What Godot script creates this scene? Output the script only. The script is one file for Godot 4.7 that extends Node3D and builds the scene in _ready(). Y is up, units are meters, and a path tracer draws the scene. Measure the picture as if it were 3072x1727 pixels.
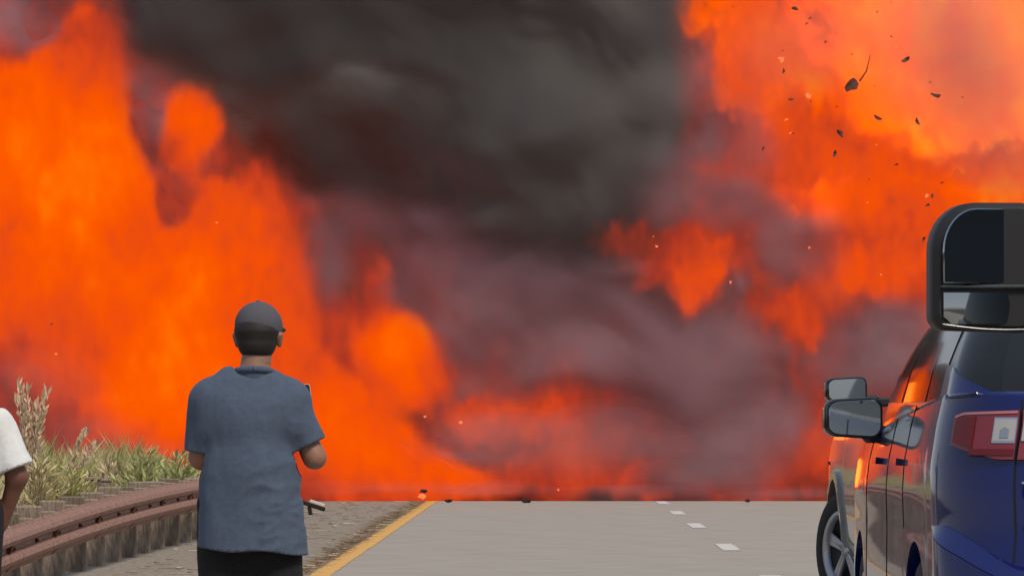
extends Node3D
# A wildfire burning across a highway beyond a crest: the road, a guardrail and dry verge on the left, two onlookers,
# stopped vehicles on the right, flames (glowing sheets of burning gas, several deep) and smoke (banks of real haze).

const CREST := 103.0
var rng := RandomNumberGenerator.new()
var taken := {}
var M := {}
var puff_materials := {}
var no_cut: Callable

# ---------------------------------------------------------------- names and metas
func numbered(called: String) -> String:
	if not taken.has(called):
		taken[called] = 0
		return called
	taken[called] += 1
	return "%s_%03d" % [called, taken[called]]

func tag(o: Node3D, label: String, category := "", group := "", kind := "") -> Node3D:
	if label: o.set_meta("label", label)
	if category: o.set_meta("category", category)
	if group: o.set_meta("group", group)
	if kind: o.set_meta("kind", kind)
	return o

func thing(called: String, at: Vector3, label: String, category: String, group := "", turn := 0.0) -> Node3D:
	var o := Node3D.new()
	o.name = numbered(called)
	add_child(o)
	o.position = at
	o.rotation.y = turn
	tag(o, label, category, group)
	return o

func part(called: String, mesh: Mesh, mat: Material, parent: Node3D, at := Vector3.ZERO) -> MeshInstance3D:
	var o := MeshInstance3D.new()
	o.name = called if parent != self else numbered(called)
	o.mesh = mesh
	o.material_override = mat
	o.position = at
	parent.add_child(o, true)
	return o

# ---------------------------------------------------------------- materials
func noise_tex(freq: float, ramp: Array, seed_: int, size := 512, octaves := 5) -> NoiseTexture2D:
	var n := FastNoiseLite.new()
	n.seed = seed_
	n.frequency = freq
	n.fractal_octaves = octaves
	var t := NoiseTexture2D.new()
	t.width = size; t.height = size
	t.seamless = true
	t.noise = n
	var g := Gradient.new()
	g.offsets = PackedFloat32Array([0.15, 0.5, 0.85])
	g.colors = PackedColorArray(ramp)
	t.color_ramp = g
	return t

func bump_tex(freq: float, seed_: int, size := 512) -> NoiseTexture2D:
	return noise_tex(freq, [Color.BLACK, Color(.5, .5, .5), Color.WHITE], seed_, size)

func lin(r: float, g: float, b: float) -> Color:
	return Color(r, g, b).linear_to_srgb()

func mat(color: Color, rough := 0.8, metal := 0.0) -> StandardMaterial3D:
	var m := StandardMaterial3D.new()
	m.albedo_color = color
	m.roughness = rough
	m.metallic = metal
	return m

func grain(m: StandardMaterial3D, tex: Texture2D, metres: float, bump: Texture2D = null, depth := 0.5) -> StandardMaterial3D:
	m.albedo_texture = tex
	m.uv1_triplanar = true
	m.uv1_world_triplanar = true
	m.uv1_scale = Vector3.ONE / metres
	if bump:
		m.heightmap_enabled = true
		m.heightmap_texture = bump
		m.heightmap_scale = depth
	return m

func paint(color: Color, metal := 0.25) -> StandardMaterial3D:
	var m := mat(color, 0.32, metal)
	m.clearcoat_enabled = true
	m.clearcoat = 1.0
	m.clearcoat_roughness = 0.04
	return m

func make_materials() -> void:
	var W := Color.WHITE
	M.asphalt = grain(mat(lin(.36, .318, .27), .92), noise_tex(.012, [Color(.945, .94, .935), Color(.97, .967, .965), W], 11, 1024, 6), 11.0, bump_tex(.09, 12), .1)
	M.gravel = grain(mat(lin(.37, .315, .26), .95), noise_tex(.03, [Color(.72, .68, .63), Color(.87, .85, .82), W], 21, 1024, 7), 3.0, bump_tex(.06, 22), 2.0)
	M.earth = grain(mat(lin(.16, .13, .095), 1.0), noise_tex(.02, [Color(.5, .45, .38), Color(.8, .75, .65), W], 31, 512, 6), 4.0, bump_tex(.05, 32), 3.0)
	M.white_line = grain(mat(lin(.74, .70, .66), .7), noise_tex(.05, [Color(.7, .68, .66), Color(.95, .94, .93), W], 41), .8)
	M.yellow_line = grain(mat(lin(.84, .49, .13), .7), noise_tex(.05, [Color(.72, .66, .6), Color(.93, .9, .85), W], 42), .9)
	M.rust = grain(mat(lin(.43, .245, .185), .75, .05), noise_tex(.03, [Color(.55, .48, .45), Color(.85, .82, .8), W], 51), .9, bump_tex(.1, 52), .2)
	M.rust_dark = grain(mat(lin(.10, .05, .04), .85), noise_tex(.03, [Color(.5, .5, .5), Color(.85, .82, .8), W], 53), .5)
	M.timber = grain(mat(lin(.36, .285, .22), .9), noise_tex(.02, [Color(.74, .72, .69), Color(.87, .85, .83), W], 61, 512, 6), .7, bump_tex(.05, 62), .3)
	M.timber.uv1_scale = Vector3(4.0, .7, 4.0)
	M.timber_dark = M.timber.duplicate()
	M.timber_dark.albedo_color = lin(.25, .195, .15)
	M.char = mat(lin(.022, .014, .011), .95)
	M.pale_wood = mat(lin(.6, .52, .42), .8)
	M.tyre = mat(lin(.016, .015, .0145), .85)
	M.alloy = mat(lin(.42, .43, .45), .35, .85)
	M.black_plastic = mat(lin(.018, .017, .018), .55)
	M.black_gloss = mat(lin(.008, .008, .009), .16)
	M.well = mat(lin(.008, .008, .008), .95)
	M.glass = mat(lin(.012, .012, .014), .06)
	M.mirror = mat(lin(.40, .43, .44), .04, 1.0)
	M.blue_paint = paint(lin(.0025, .0065, .092), .0)
	M.blue_paint.metallic_specular = .25
	M.silver_paint = paint(lin(.21, .19, .175), .4)
	M.truck_paint = paint(lin(.012, .011, .014), .1)
	M.red_lens = mat(lin(.20, .003, .008), .08)
	M.red_lens.clearcoat_enabled = true
	M.pink_highlight = mat(lin(.45, .18, .2), .08)  # pale pink of a highlight, painted as a material colour
	M.red_dark = mat(lin(.13, .006, .008), .12)
	M.clear_lens = mat(lin(.50, .47, .44), .16, .3)
	M.chrome = mat(lin(.6, .6, .6), .12, 1.0)
	M.chrome_dark = mat(lin(.16, .16, .16), .25, .9)
	M.seam = mat(lin(.004, .004, .006), .9)
	M.skin = mat(lin(.30, .15, .095), .55)
	M.skin.subsurf_scatter_enabled = true
	M.skin.subsurf_scatter_strength = .15
	M.skin_brown = mat(lin(.16, .065, .04), .55)
	M.hair = mat(lin(.018, .013, .011), .7)
	M.shirt = grain(mat(lin(.076, .104, .156), .95), noise_tex(.03, [Color(.92, .92, .92), Color(.97, .97, .97), W], 72), .5)
	M.shirt.rim_enabled = true; M.shirt.rim = .25
	M.white_shirt = grain(mat(lin(.74, .75, .73), .95), noise_tex(.03, [Color(.95, .95, .95), Color(.98, .98, .98), W], 73), .5)
	M.trousers = grain(mat(lin(.012, .012, .014), .95), noise_tex(.05, [Color(.7, .7, .7), Color(.9, .9, .9), W], 74), .5)
	M.cap = grain(mat(lin(.095, .09, .108), .95), noise_tex(.05, [Color(.93, .93, .93), Color(.97, .97, .97), W], 75), .3)
	M.shoe = mat(lin(.03, .028, .026), .8)
	M.straw = mat(Color.WHITE, .9)
	M.straw.vertex_color_use_as_albedo = true
	M.straw.backlight_enabled = true
	M.straw.backlight = Color(.5, .45, .3)
	M.leaf = M.straw
	M.stem = mat(lin(.32, .25, .15), .9)
	# burning gas gives off its own light: colour and thinness vary through each sheet
	M.flame = StandardMaterial3D.new()
	M.flame.shading_mode = BaseMaterial3D.SHADING_MODE_UNSHADED
	M.flame.vertex_color_use_as_albedo = true
	M.flame.vertex_color_is_srgb = true
	M.flame.transparency = BaseMaterial3D.TRANSPARENCY_ALPHA
	M.ember = StandardMaterial3D.new()
	M.ember.albedo_color = Color(.05, .02, .01)
	M.ember.emission_enabled = true
	M.ember.emission = Color(1.0, .50, .30)
	M.ember.emission_energy_multiplier = 1.1
	M.scrap = mat(lin(.12, .045, .03), .9)
	M.smoulder = mat(lin(.05, .012, .006), .9)

func fog(albedo: Color, density: float) -> FogMaterial:
	var key := "%s %.3f" % [albedo, density]
	if not puff_materials.has(key):
		var f := FogMaterial.new()
		f.albedo = albedo
		f.density = density
		puff_materials[key] = f
	return puff_materials[key]

# ---------------------------------------------------------------- small mesh helpers
func quad(st: SurfaceTool, a: Vector3, b: Vector3, c: Vector3, d: Vector3) -> void:
	for v in [a, b, c, a, c, d]: st.add_vertex(v)

# a closed strip swept along a path: `section` is a list of (sideways, up) points, joined round
func sweep(path: Array, section: Array, closed := true) -> ArrayMesh:
	var st := SurfaceTool.new()
	st.begin(Mesh.PRIMITIVE_TRIANGLES)
	var rings := []
	for i in path.size():
		var f: Vector3 = path[mini(i + 1, path.size() - 1)] - path[maxi(i - 1, 0)]
		f = f.normalized()
		var side := f.cross(Vector3.UP).normalized()
		var up := side.cross(f)
		var ring := []
		for s in section: ring.append(path[i] + side * s.x + up * s.y)
		rings.append(ring)
	var n := section.size()
	for i in path.size() - 1:
		for k in (n if closed else n - 1):
			var j := (k + 1) % n
			st.set_smooth_group(k)
			quad(st, rings[i][k], rings[i][j], rings[i + 1][j], rings[i + 1][k])
	if closed:
		st.set_smooth_group(-1)
		for k in range(1, n - 1):
			for v in [rings[0][0], rings[0][k + 1], rings[0][k]]: st.add_vertex(v)
			for v in [rings[-1][0], rings[-1][k], rings[-1][k + 1]]: st.add_vertex(v)
	st.generate_normals()
	return st.commit()

func tube(points: Array, radii: Array, sides := 8) -> ArrayMesh:
	var st := SurfaceTool.new()
	st.begin(Mesh.PRIMITIVE_TRIANGLES)
	var rings := []
	for i in points.size():
		var f: Vector3 = (points[mini(i + 1, points.size() - 1)] - points[maxi(i - 1, 0)]).normalized()
		var a := f.cross(Vector3(.3, .1, 1)).normalized()
		var b := f.cross(a)
		var ring := []
		for k in sides:
			var t := TAU * k / sides
			ring.append(points[i] + (a * cos(t) + b * sin(t)) * radii[i])
		rings.append(ring)
	st.set_smooth_group(0)
	for i in points.size() - 1:
		for k in sides:
			var j := (k + 1) % sides
			quad(st, rings[i][k], rings[i + 1][k], rings[i + 1][j], rings[i][j])
	st.set_smooth_group(-1)
	for k in range(1, sides - 1):
		for v in [rings[0][0], rings[0][k], rings[0][k + 1]]: st.add_vertex(v)
		for v in [rings[-1][0], rings[-1][k + 1], rings[-1][k]]: st.add_vertex(v)
	st.generate_normals()
	return st.commit()

# a box with chamfered edges, centred on `at`
func chamfer_box(size: Vector3, c: float) -> ArrayMesh:
	var h := size / 2
	var st := SurfaceTool.new()
	st.begin(Mesh.PRIMITIVE_TRIANGLES)
	st.set_smooth_group(-1)
	var rings := []
	for r in [[-h.y, c], [-h.y + c, 0.0], [h.y - c, 0.0], [h.y, c]]:
		var x: float = h.x - r[1]
		var z: float = h.z - r[1]
		rings.append([Vector3(x - c, r[0], z), Vector3(x, r[0], z - c), Vector3(x, r[0], -z + c), Vector3(x - c, r[0], -z),
			Vector3(-x + c, r[0], -z), Vector3(-x, r[0], -z + c), Vector3(-x, r[0], z - c), Vector3(-x + c, r[0], z)])
	for i in 3:
		for k in 8:
			var j := (k + 1) % 8
			quad(st, rings[i][k], rings[i + 1][k], rings[i + 1][j], rings[i][j])
	for k in range(1, 7):
		for v in [rings[0][0], rings[0][k], rings[0][k + 1]]: st.add_vertex(v)
		for v in [rings[3][0], rings[3][k + 1], rings[3][k]]: st.add_vertex(v)
	st.generate_normals()
	return st.commit()

# turned round the x axis: profile of (radius, x)
func lathe_x(profile: Array, sides := 48) -> ArrayMesh:
	var st := SurfaceTool.new()
	st.begin(Mesh.PRIMITIVE_TRIANGLES)
	st.set_smooth_group(0)
	for k in sides:
		var a := TAU * k / sides
		var b := TAU * (k + 1) / sides
		for i in profile.size() - 1:
			var p: Vector2 = profile[i]
			var q: Vector2 = profile[i + 1]
			quad(st, Vector3(p.y, p.x * cos(a), p.x * sin(a)), Vector3(q.y, q.x * cos(a), q.x * sin(a)), Vector3(q.y, q.x * cos(b), q.x * sin(b)), Vector3(p.y, p.x * cos(b), p.x * sin(b)))
	st.generate_normals()
	return st.commit()

# a flat rounded outline given a thickness along z (front face at z = 0, back face at z = -t), edges bevelled
func slab(outline: Array, t: float, bevel := 0.01) -> ArrayMesh:
	var st := SurfaceTool.new()
	st.begin(Mesh.PRIMITIVE_TRIANGLES)
	var mid := Vector2.ZERO
	for p in outline: mid += p / outline.size()
	var rings := []
	for r in [[0.0, 1.0], [-bevel, 0.0], [-t + bevel, 0.0], [-t, 1.0]]:
		var ring := []
		for p in outline:
			var q: Vector2 = p + (mid - p).normalized() * bevel * r[1]
			ring.append(Vector3(q.x, q.y, r[0]))
		rings.append(ring)
	var n := outline.size()
	st.set_smooth_group(0)
	for i in 3:
		for k in n:
			var j := (k + 1) % n
			quad(st, rings[i][k], rings[i + 1][k], rings[i + 1][j], rings[i][j])
	st.set_smooth_group(-1)
	for k in n:
		var j := (k + 1) % n
		for v in [Vector3(mid.x, mid.y, 0), rings[0][j], rings[0][k]]: st.add_vertex(v)
		for v in [Vector3(mid.x, mid.y, -t), rings[3][k], rings[3][j]]: st.add_vertex(v)
	st.generate_normals()
	return st.commit()

func rounded(w: float, h: float, r: float, steps := 6) -> Array:
	var out := []
	for c in [[w / 2 - r, h / 2 - r, 0], [-w / 2 + r, h / 2 - r, 1], [-w / 2 + r, -h / 2 + r, 2], [w / 2 - r, -h / 2 + r, 3]]:
		for k in steps + 1:
			var a: float = PI / 2 * (c[2] + float(k) / steps)
			out.append(Vector2(c[0] + cos(a) * r, c[1] + sin(a) * r))
	return out

# ---------------------------------------------------------------- the ground
# level up to the crest, then the land falls away; a low bank on the left behind the guardrail
func land(x: float, d: float, bank := true) -> float:
	var y := 0.0
	if d > CREST:
		var e := d - CREST
		y = -minf(.006 * e * e, .05 * e) if e < 8.4 else -.05 * minf(e, 90.0)
	if bank:
		y += .42 * smoothstep(-4.6, -6.6, x)
	return y

func strip(called: String, x0: float, x1: float, d0: float, d1: float, lift: float, m: Material, label: String, nx := 1, step := 1.0, ragged := 0.0, xs := []) -> MeshInstance3D:
	var st := SurfaceTool.new()
	st.begin(Mesh.PRIMITIVE_TRIANGLES)
	var ds := []
	var d := d0
	while d < d1 - .001:
		ds.append(d)
		d += step if absf(d - CREST) < 14.0 or step < 1.0 else minf(8.0, maxf(step, absf(d - CREST) * .25))
	ds.append(d1)
	var nz := FastNoiseLite.new()
	nz.seed = 9
	nz.frequency = 1.1
	if xs: nx = xs.size() - 1
	for i in ds.size():
		for k in nx + 1:
			var x: float = xs[k] if xs else lerpf(x0, x1, float(k) / nx)
			if ragged > 0.0:
				x += nz.get_noise_2d(ds[i] * 2.0, 40.0 * k + x0 * 9.0) * ragged
			st.add_vertex(Vector3(x, land(x, ds[i]) + lift, -ds[i]))
	for i in ds.size() - 1:
		for k in nx:
			var a := i * (nx + 1) + k
			for v in [a, a + nx + 1, a + 1, a + 1, a + nx + 1, a + nx + 2]: st.add_index(v)
	st.generate_normals()
	var o := part(called, st.commit(), m, self)
	tag(o, label, "", "", "structure")
	return o

func build_ground() -> void:
	strip("ground", -320, 320, -90, 1800, -.012, M.earth, "bare brown earth under and beside the highway", 1, 2.0, 0.0, [-320.0, -120.0, -50.0, -25.0, -14.0, -9.0, -6.8, -6.4, -6.0, -5.6, -5.2, -4.9, -4.6, -4.0, -1.9, 0.0, 9.5, 20.0, 60.0, 320.0])
	strip("gravel_shoulder", -4.45, -1.74, -80, 180, -.004, M.gravel, "littered grey brown gravel shoulder left of the yellow line", 6, .8)
	strip("road", -1.80, 9.4, -80, 190, 0.0, M.asphalt, "smooth grey asphalt highway running up to the flames", 8, 1.0)
	strip("yellow_edge_line", -1.895, -1.725, 8, 103.2, .004, M.yellow_line, "solid worn yellow line along the left edge of the road", 1, .35, .022)
	for d in [38.6, 50.8, 64.7, 78.4, 89.7, 101.3]:
		strip("white_lane_dash", 1.665, 1.835, d - 1.75, d + 1.75, .004, M.white_line, "white dash of the broken lane line on the grey road", 1, .4, .012)

# ---------------------------------------------------------------- guardrail
func beam_section() -> Array:
	# the W of the rail, 8 cm deep and 31 cm high, open at the back: outer side first, then back along the inner side
	var out := []
	var w := [[0.0, .0], [.012, .02], [.062, .055], [.075, .085], [.062, .115], [.014, .14], [.014, .17], [.062, .195], [.075, .225], [.062, .255], [.012, .29], [0.0, .31]]
	for p in w: out.append(Vector2(p[0], p[1]))
	for k in range(w.size() - 1, -1, -1): out.append(Vector2(w[k][0] - .006, w[k][1]))
	return out

func build_guardrail() -> void:
	var top := [Vector3(-3.924, 0.369, -42.5), Vector3(-3.806, 0.463, -46), Vector3(-3.762, 0.525, -50.2), Vector3(-3.692, 0.579, -54.5), Vector3(-3.65, 0.605, -58), Vector3(-3.616, 0.622, -62.2), Vector3(-3.548, 0.634, -66.9), Vector3(-3.495, 0.621, -72), Vector3(-3.458, 0.587, -78), Vector3(-3.463, 0.496, -85)]
	var curve := Curve3D.new()
	for i in top.size():
		var t: Vector3 = (top[mini(i + 1, top.size() - 1)] - top[maxi(i - 1, 0)]) / 6.0
		curve.add_point(top[i], -t, t)
	curve.bake_interval = .2
	var length := curve.get_baked_length()
	var g := thing("guardrail", Vector3.ZERO, "rust brown W beam guardrail bending along the left shoulder on ranked timber posts", "guardrail")
	var at := 0.0
	var section := beam_section()
	for s in section.size(): section[s] -= Vector2(0, .31)
	var spacing := 1.905
	while at < length - .5:
		var to := minf(at + 3.81, length)
		var path := []
		for k in 20: path.append(curve.sample_baked(lerpf(at, to + .03, k / 19.0)))
		part("beam", sweep(path, section), M.rust, g)
		at = to
	var n := int(length / spacing)
	rng.seed = 77
	for i in n + 1:
		var o := minf(i * spacing + .4, length - .1)
		var p := curve.sample_baked(o)
		var f := (curve.sample_baked(minf(o + .2, length)) - curve.sample_baked(maxf(o - .2, 0.0))).normalized()
		var side := f.cross(Vector3.UP)
		var h: float = p.y + rng.randf_range(-.03, .05)
		var post := part("post", chamfer_box(Vector3(.2, h + .3, .17), .012), M.timber if i % 3 else M.timber_dark, g, p - side * .20)
		post.position.y = h / 2 - .15
		post.rotation.y = atan2(-f.x, -f.z) + rng.randf_range(-.06, .06)
		post.rotation.z = rng.randf_range(-.025, .025)
		var block := part("block", chamfer_box(Vector3(.15, .33, .14), .01), M.timber, g, p - side * .075 - Vector3(0, .155, 0))
		block.rotation.y = post.rotation.y
		var bolt := SphereMesh.new()
		bolt.radius = .022; bolt.height = .03; bolt.radial_segments = 10; bolt.rings = 5
		part("bolt", bolt, M.rust_dark, g, p + side * .024 - Vector3(0, .155, 0))
	# a second, older line of timber posts behind it, their tops just above the rail
	rng.seed = 78
	for i in 15:
		var d := 61.0 + i * 1.85
		var tilt := rng.randf_range(-.05, .05)
		var h := lerpf(.42, .66, clampf(i / 6.0, 0, 1)) + rng.randf_range(-.05, .05)
		var post := thing("timber_post", Vector3(-5.0 + rng.randf_range(-.07, .07), -.05, -d), "weathered grey timber post in the low second row behind the guardrail", "post", "timber posts behind the guardrail")
		post.rotation.z = tilt
		part("shaft", chamfer_box(Vector3(.24, h, .2), .015), M.timber if i % 2 else M.timber_dark, post, Vector3(0, h / 2, 0))
		part("cap", chamfer_box(Vector3(.255, .035, .215), .01), M.timber, post, Vector3(0, h + .015, 0))

# ---------------------------------------------------------------- plants
func blade_mesh() -> ArrayMesh:
	var st := SurfaceTool.new()
	st.begin(Mesh.PRIMITIVE_TRIANGLES)
	var pts := [[0.0, 0.0, .012], [.02, .35, .010], [.07, .7, .007], [.16, 1.0, .001]]
	for i in 3:
		var p = pts[i]
		var q = pts[i + 1]
		quad(st, Vector3(p[0] - p[2], p[1], 0), Vector3(q[0] - q[2], q[1], 0), Vector3(q[0] + q[2], q[1], 0), Vector3(p[0] + p[2], p[1], 0))
	st.generate_normals()
	return st.commit()

func blades(spots: Callable, count: int, mesh: Mesh) -> MultiMesh:
	var mm := MultiMesh.new()
	mm.transform_format = MultiMesh.TRANSFORM_3D
	mm.use_colors = true
	mm.mesh = mesh
	mm.instance_count = count
	for i in count:
		var s: Array = spots.call(i)
		var b := Basis(Vector3.UP, s[3]) * Basis(Vector3.RIGHT, s[4]) * Basis.from_scale(Vector3(s[5], s[1], s[5]))
		mm.set_instance_transform(i, Transform3D(b, s[0]))
		mm.set_instance_color(i, s[2])
	return mm

func build_plants() -> void:
	var blade := blade_mesh()
	rng.seed = 101
	var patch := FastNoiseLite.new()
	patch.seed = 4; patch.frequency = .28
	var grass := MultiMeshInstance3D.new()
	grass.name = "dry_grass"
	grass.material_override = M.straw
	grass.multimesh = blades(func(_i):
		var d := rng.randf_range(58, 98)
		var x := -5.15 - absf(rng.randfn(0, 1.0)) * 1.9
		var n := patch.get_noise_2d(x * 1.3, d * .55)
		var h := maxf(.12, (.42 + .55 * n) * rng.randf_range(.6, 1.15))
		var green := clampf(n * 1.6 + rng.randf_range(-.35, .35), 0, 1)
		var c := Color(.62, .50, .30).lerp(Color(.30, .34, .09), green) * rng.randf_range(.7, 1.2)
		return [Vector3(x, land(x, d) - .02, -d), h, c, rng.randf() * TAU, rng.randf_range(-.35, .45), rng.randf_range(.8, 1.7)], 9000, blade)
	add_child(grass)
	tag(grass, "straw coloured and yellowing grass covering the bank behind the guardrail", "grass", "", "stuff")
	# bushy green weeds and tall dry stalks, each a plant
	for w in [
		[Vector3(-4.359, 0.664, -72), .95, .50, 800, Color(.44, .46, .19), "bright green leafy weed behind the rail, left of the man's elbow", .26],
		[Vector3(-3.881, 0.679, -70), .92, .42, 800, Color(.45, .46, .20), "green bushy weed touching the man's left sleeve", .26],
		[Vector3(-4.768, 0.669, -66), .80, .42, 700, Color(.52, .49, .20), "yellow green clump of weeds above the left timber posts", .22],
		[Vector3(-4.923, 0.597, -75), .78, .5, 520, Color(.58, .46, .29), "dry brown feathery clump between the two green weeds", .22],
		[Vector3(-4.911, 0.628, -64), .95, .32, 420, Color(.55, .46, .25), "straw brown clump of weeds beside the white shirted person", .22]]:
		var base: Vector3 = w[0]
		base.y = land(base.x, -base.z)
		var t := thing("weed", base, w[5], "plant", "weeds behind the guardrail")
		var st := SurfaceTool.new()
		st.begin(Mesh.PRIMITIVE_TRIANGLES)
		var sticks := SurfaceTool.new()
		sticks.begin(Mesh.PRIMITIVE_TRIANGLES)
		for i in w[3]:
			var ang := rng.randf() * TAU
			var lean := rng.randf_range(.1, 1.0)
			var hh: float = w[1] * (1.0 - .35 * lean) * rng.randf_range(.35, 1.0)
			var p: Vector3 = Vector3(cos(ang), 0, sin(ang)) * w[2] * lean * rng.randf_range(.3, 1.0) + Vector3(0, hh, 0)
			var l := rng.randf_range(.05, .14)
			var dir := Vector3(cos(ang) * .6 + rng.randf_range(-.4, .7), rng.randf_range(.3, 1.2), sin(ang) * .6).normalized() * l
			var wide: Vector3 = dir.cross(Vector3(rng.randf_range(-1, 1), .2, rng.randf_range(-1, 1))).normalized() * l * w[6] * .5
			var c: Color = w[4] * rng.randf_range(.6, 1.4)
			st.set_color(c)
			quad(st, p, p + dir * .5 + wide, p + dir, p + dir * .5 - wide)
			if i % 12 == 0:
				sticks.append_from(tube([Vector3(cos(ang), 0, sin(ang)) * .05, p * Vector3(.5, .55, .5), p], [.006, .005, .003], 4), 0, Transform3D())
		st.generate_normals()
		part("foliage", st.commit(), M.leaf, t)
		part("stem", sticks.commit(), M.stem, t)
	for w in [[Vector3(-5.085, 0.619, -65), 1.34, "tall pale dry stalks with feathery heads at the far left of the verge"], [Vector3(-4.94, 0.601, -67), .98, "single tall dry stalk leaning right over the weeds"]]:
		var base: Vector3 = w[0]
		base.y = land(base.x, -base.z)
		var t := thing("dry_stalk", base, w[2], "plant", "tall dry stalks")
		for k in (6 if w[1] > 1.1 else 2):
			var lean := rng.randf_range(-.12, .22) if w[1] > 1.1 else .22 + .1 * k
			var h: float = w[1] * rng.randf_range(.8, 1.05)
			var tip := Vector3(lean, h, rng.randf_range(-.1, .1))
			part("stem", tube([Vector3(rng.randf_range(-.06, .06), 0, 0), tip * Vector3(.35, .6, .5), tip], [.009, .007, .004], 5), M.stem, t)
			var st := SurfaceTool.new()
			st.begin(Mesh.PRIMITIVE_TRIANGLES)
			for i in 70:
				var f := rng.randf_range(.55, 1.08)
				var p := Vector3(lean * f * f, h * f, 0) + Vector3(rng.randf_range(-.03, .03), 0, rng.randf_range(-.03, .03))
				var dir := Vector3(rng.randf_range(-.3, .5), rng.randf_range(.5, 1), rng.randf_range(-.4, .4)).normalized() * rng.randf_range(.05, .12)
				var wide := dir.cross(Vector3(rng.randf(), 0, 1)).normalized() * .012
				st.set_color(Color(.66, .50, .34) * rng.randf_range(.7, 1.2))
				quad(st, p, p + dir * .5 + wide, p + dir, p + dir * .5 - wide)
			st.generate_normals()
			part("seed_head", st.commit(), M.straw, t)

# ---------------------------------------------------------------- litter on the road and shoulder
func shard(size: Vector3, seed_: int, bend := .3) -> ArrayMesh:
	# an irregular curled flake with thickness
	var r := RandomNumberGenerator.new()
	r.seed = seed_
	var st := SurfaceTool.new()
	st.begin(Mesh.PRIMITIVE_TRIANGLES)
	st.set_smooth_group(-1)
	var n := 9
	var top := []
	var low := []
	for k in n:
		var a := TAU * k / n
		var q := r.randf_range(.55, 1.0)
		var p := Vector3(cos(a) * size.x * q / 2, sin(a) * size.y * q / 2, 0)
		p.z = bend * (p.x * p.x / maxf(size.x, .01) * 4.0 - p.y * .4) + r.randf_range(-.3, .3) * size.z
		top.append(p + Vector3(0, 0, size.z / 2))
		low.append(p * Vector3(.96, .96, 1) - Vector3(0, 0, size.z / 2))
	var ct := Vector3(0, 0, size.z * .7)
	var cl := Vector3(0, 0, -size.z * .5)
	for k in n:
		var j := (k + 1) % n
		for v in [ct, top[j], top[k], cl, low[k], low[j]]: st.add_vertex(v)
		quad(st, top[k], top[j], low[j], low[k])
	st.generate_normals()
	return st.commit()

func build_litter() -> void:
	# charred plank with a pale split face, propped on the shoulder beyond the man
	var a: Vector3 = Vector3(-3.363, 0.197, -88)
	var b: Vector3 = Vector3(-2.962, 0.065, -88)
	var t := thing("charred_plank", a, "charred plank with a pale split upper face tipped over on the shoulder beyond the man", "plank")
	var len := a.distance_to(b)
	var wood := part("plank", chamfer_box(Vector3(len, .055, .12), .012), M.char, t, (b - a) / 2)
	wood.rotation.z = atan2(b.y - a.y, b.x - a.x)
	var split := part("split_face", chamfer_box(Vector3(len * .5, .045, .11), .01), M.pale_wood, t, (b - a) * .70 + Vector3(.015, .045, .012))
	split.rotation.z = wood.rotation.z
	var foot := part("broken_end", chamfer_box(Vector3(.05, .14, .10), .012), M.char, t, (b - a) * .5 + Vector3(0, -.085, 0))
	foot.rotation.z = .2
	# things lying along the far edge of the road
	var spots := [[Vector3(-1.506, 0.003, -100.8), .15, "small dark clod on the road just right of the yellow line's far end"], [Vector3(-0.327, 0, -101), .18, "dark burnt branch stub on the far road edge right of the yellow line"],
		[Vector3(5.261, 0.002, -99.3), .24, "flat dark debris on the far road near the silver vehicle"], [Vector3(3.036, 0, -101), .12, "tiny dark clod on the far road right of the last lane dash"]]
	for s in spots:
		var p: Vector3 = s[0]
		var o := part("debris", shard(Vector3(s[1], s[1] * .5, s[1] * .35), int(s[1] * 1000)), M.char, self, Vector3(p.x, .035, p.z))
		tag(o, s[2], "debris", "burnt debris on the far road")
	# burning lump at the end of the yellow line
	var e: Vector3 = Vector3(-1.953, 0.088, -103)
	var lump := thing("burning_lump", Vector3(e.x, .02, e.z), "small burning lump at the far end of the yellow line, dark top, glowing base", "ember")
	part("glowing_base", shard(Vector3(.16, .10, .10), 5), M.ember, lump, Vector3(0, .06, 0))
	part("dark_top", shard(Vector3(.15, .08, .10), 6), M.smoulder, lump, Vector3(.01, .14, 0))
	# loose litter: twigs, bark and pale chips over the gravel
	rng.seed = 303
	var st := SurfaceTool.new()
	st.begin(Mesh.PRIMITIVE_TRIANGLES)
	var pale := SurfaceTool.new()
	pale.begin(Mesh.PRIMITIVE_TRIANGLES)
	for i in 520:
		var d := 40.0 + 62.0 * pow(rng.randf(), .8)
		var x := rng.randf_range(-4.2, -1.95)
		if rng.randf() < .35: x = -1.93 - absf(rng.randfn(0, .07))
		var l := rng.randf_range(.03, .2)
		var m := chamfer_box(Vector3(l, rng.randf_range(.004, .009), rng.randf_range(.012, .04)), .0015)
		var tr := Transform3D(Basis(Vector3.UP, rng.randf_range(-.6, .6) + (PI / 2 if rng.randf() < .25 else 0.0)), Vector3(x, land(x, d) + .012, -d))
		(pale if rng.randf() < .22 else st).append_from(m, 0, tr)
	var twigs := part("twig_litter", st.commit(), M.timber, self)
	tag(twigs, "brown twigs and bark scattered over the gravel shoulder", "litter", "", "stuff")
	var chips := part("chip_litter", pale.commit(), M.pale_wood, self)
	tag(chips, "pale chips and stones scattered over the gravel shoulder", "litter", "", "stuff")
	# rough dark growth along the left side of the yellow line
	var edge := MultiMeshInstance3D.new()
	edge.name = "edge_weeds"
	edge.material_override = M.straw
	edge.multimesh = blades(func(_i):
		var d := rng.randf_range(50, 102)
		var x := -1.95 - absf(rng.randfn(0, .045))
		return [Vector3(x, 0, -d), rng.randf_range(.015, .04), Color(.24, .16, .09) * rng.randf_range(.6, 1.6), rng.randf() * TAU, rng.randf_range(-.8, .8), 1.3], 1500, blade_mesh())
	add_child(edge)
	tag(edge, "low brown dead growth along the left side of the yellow line", "grass", "", "stuff")

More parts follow.
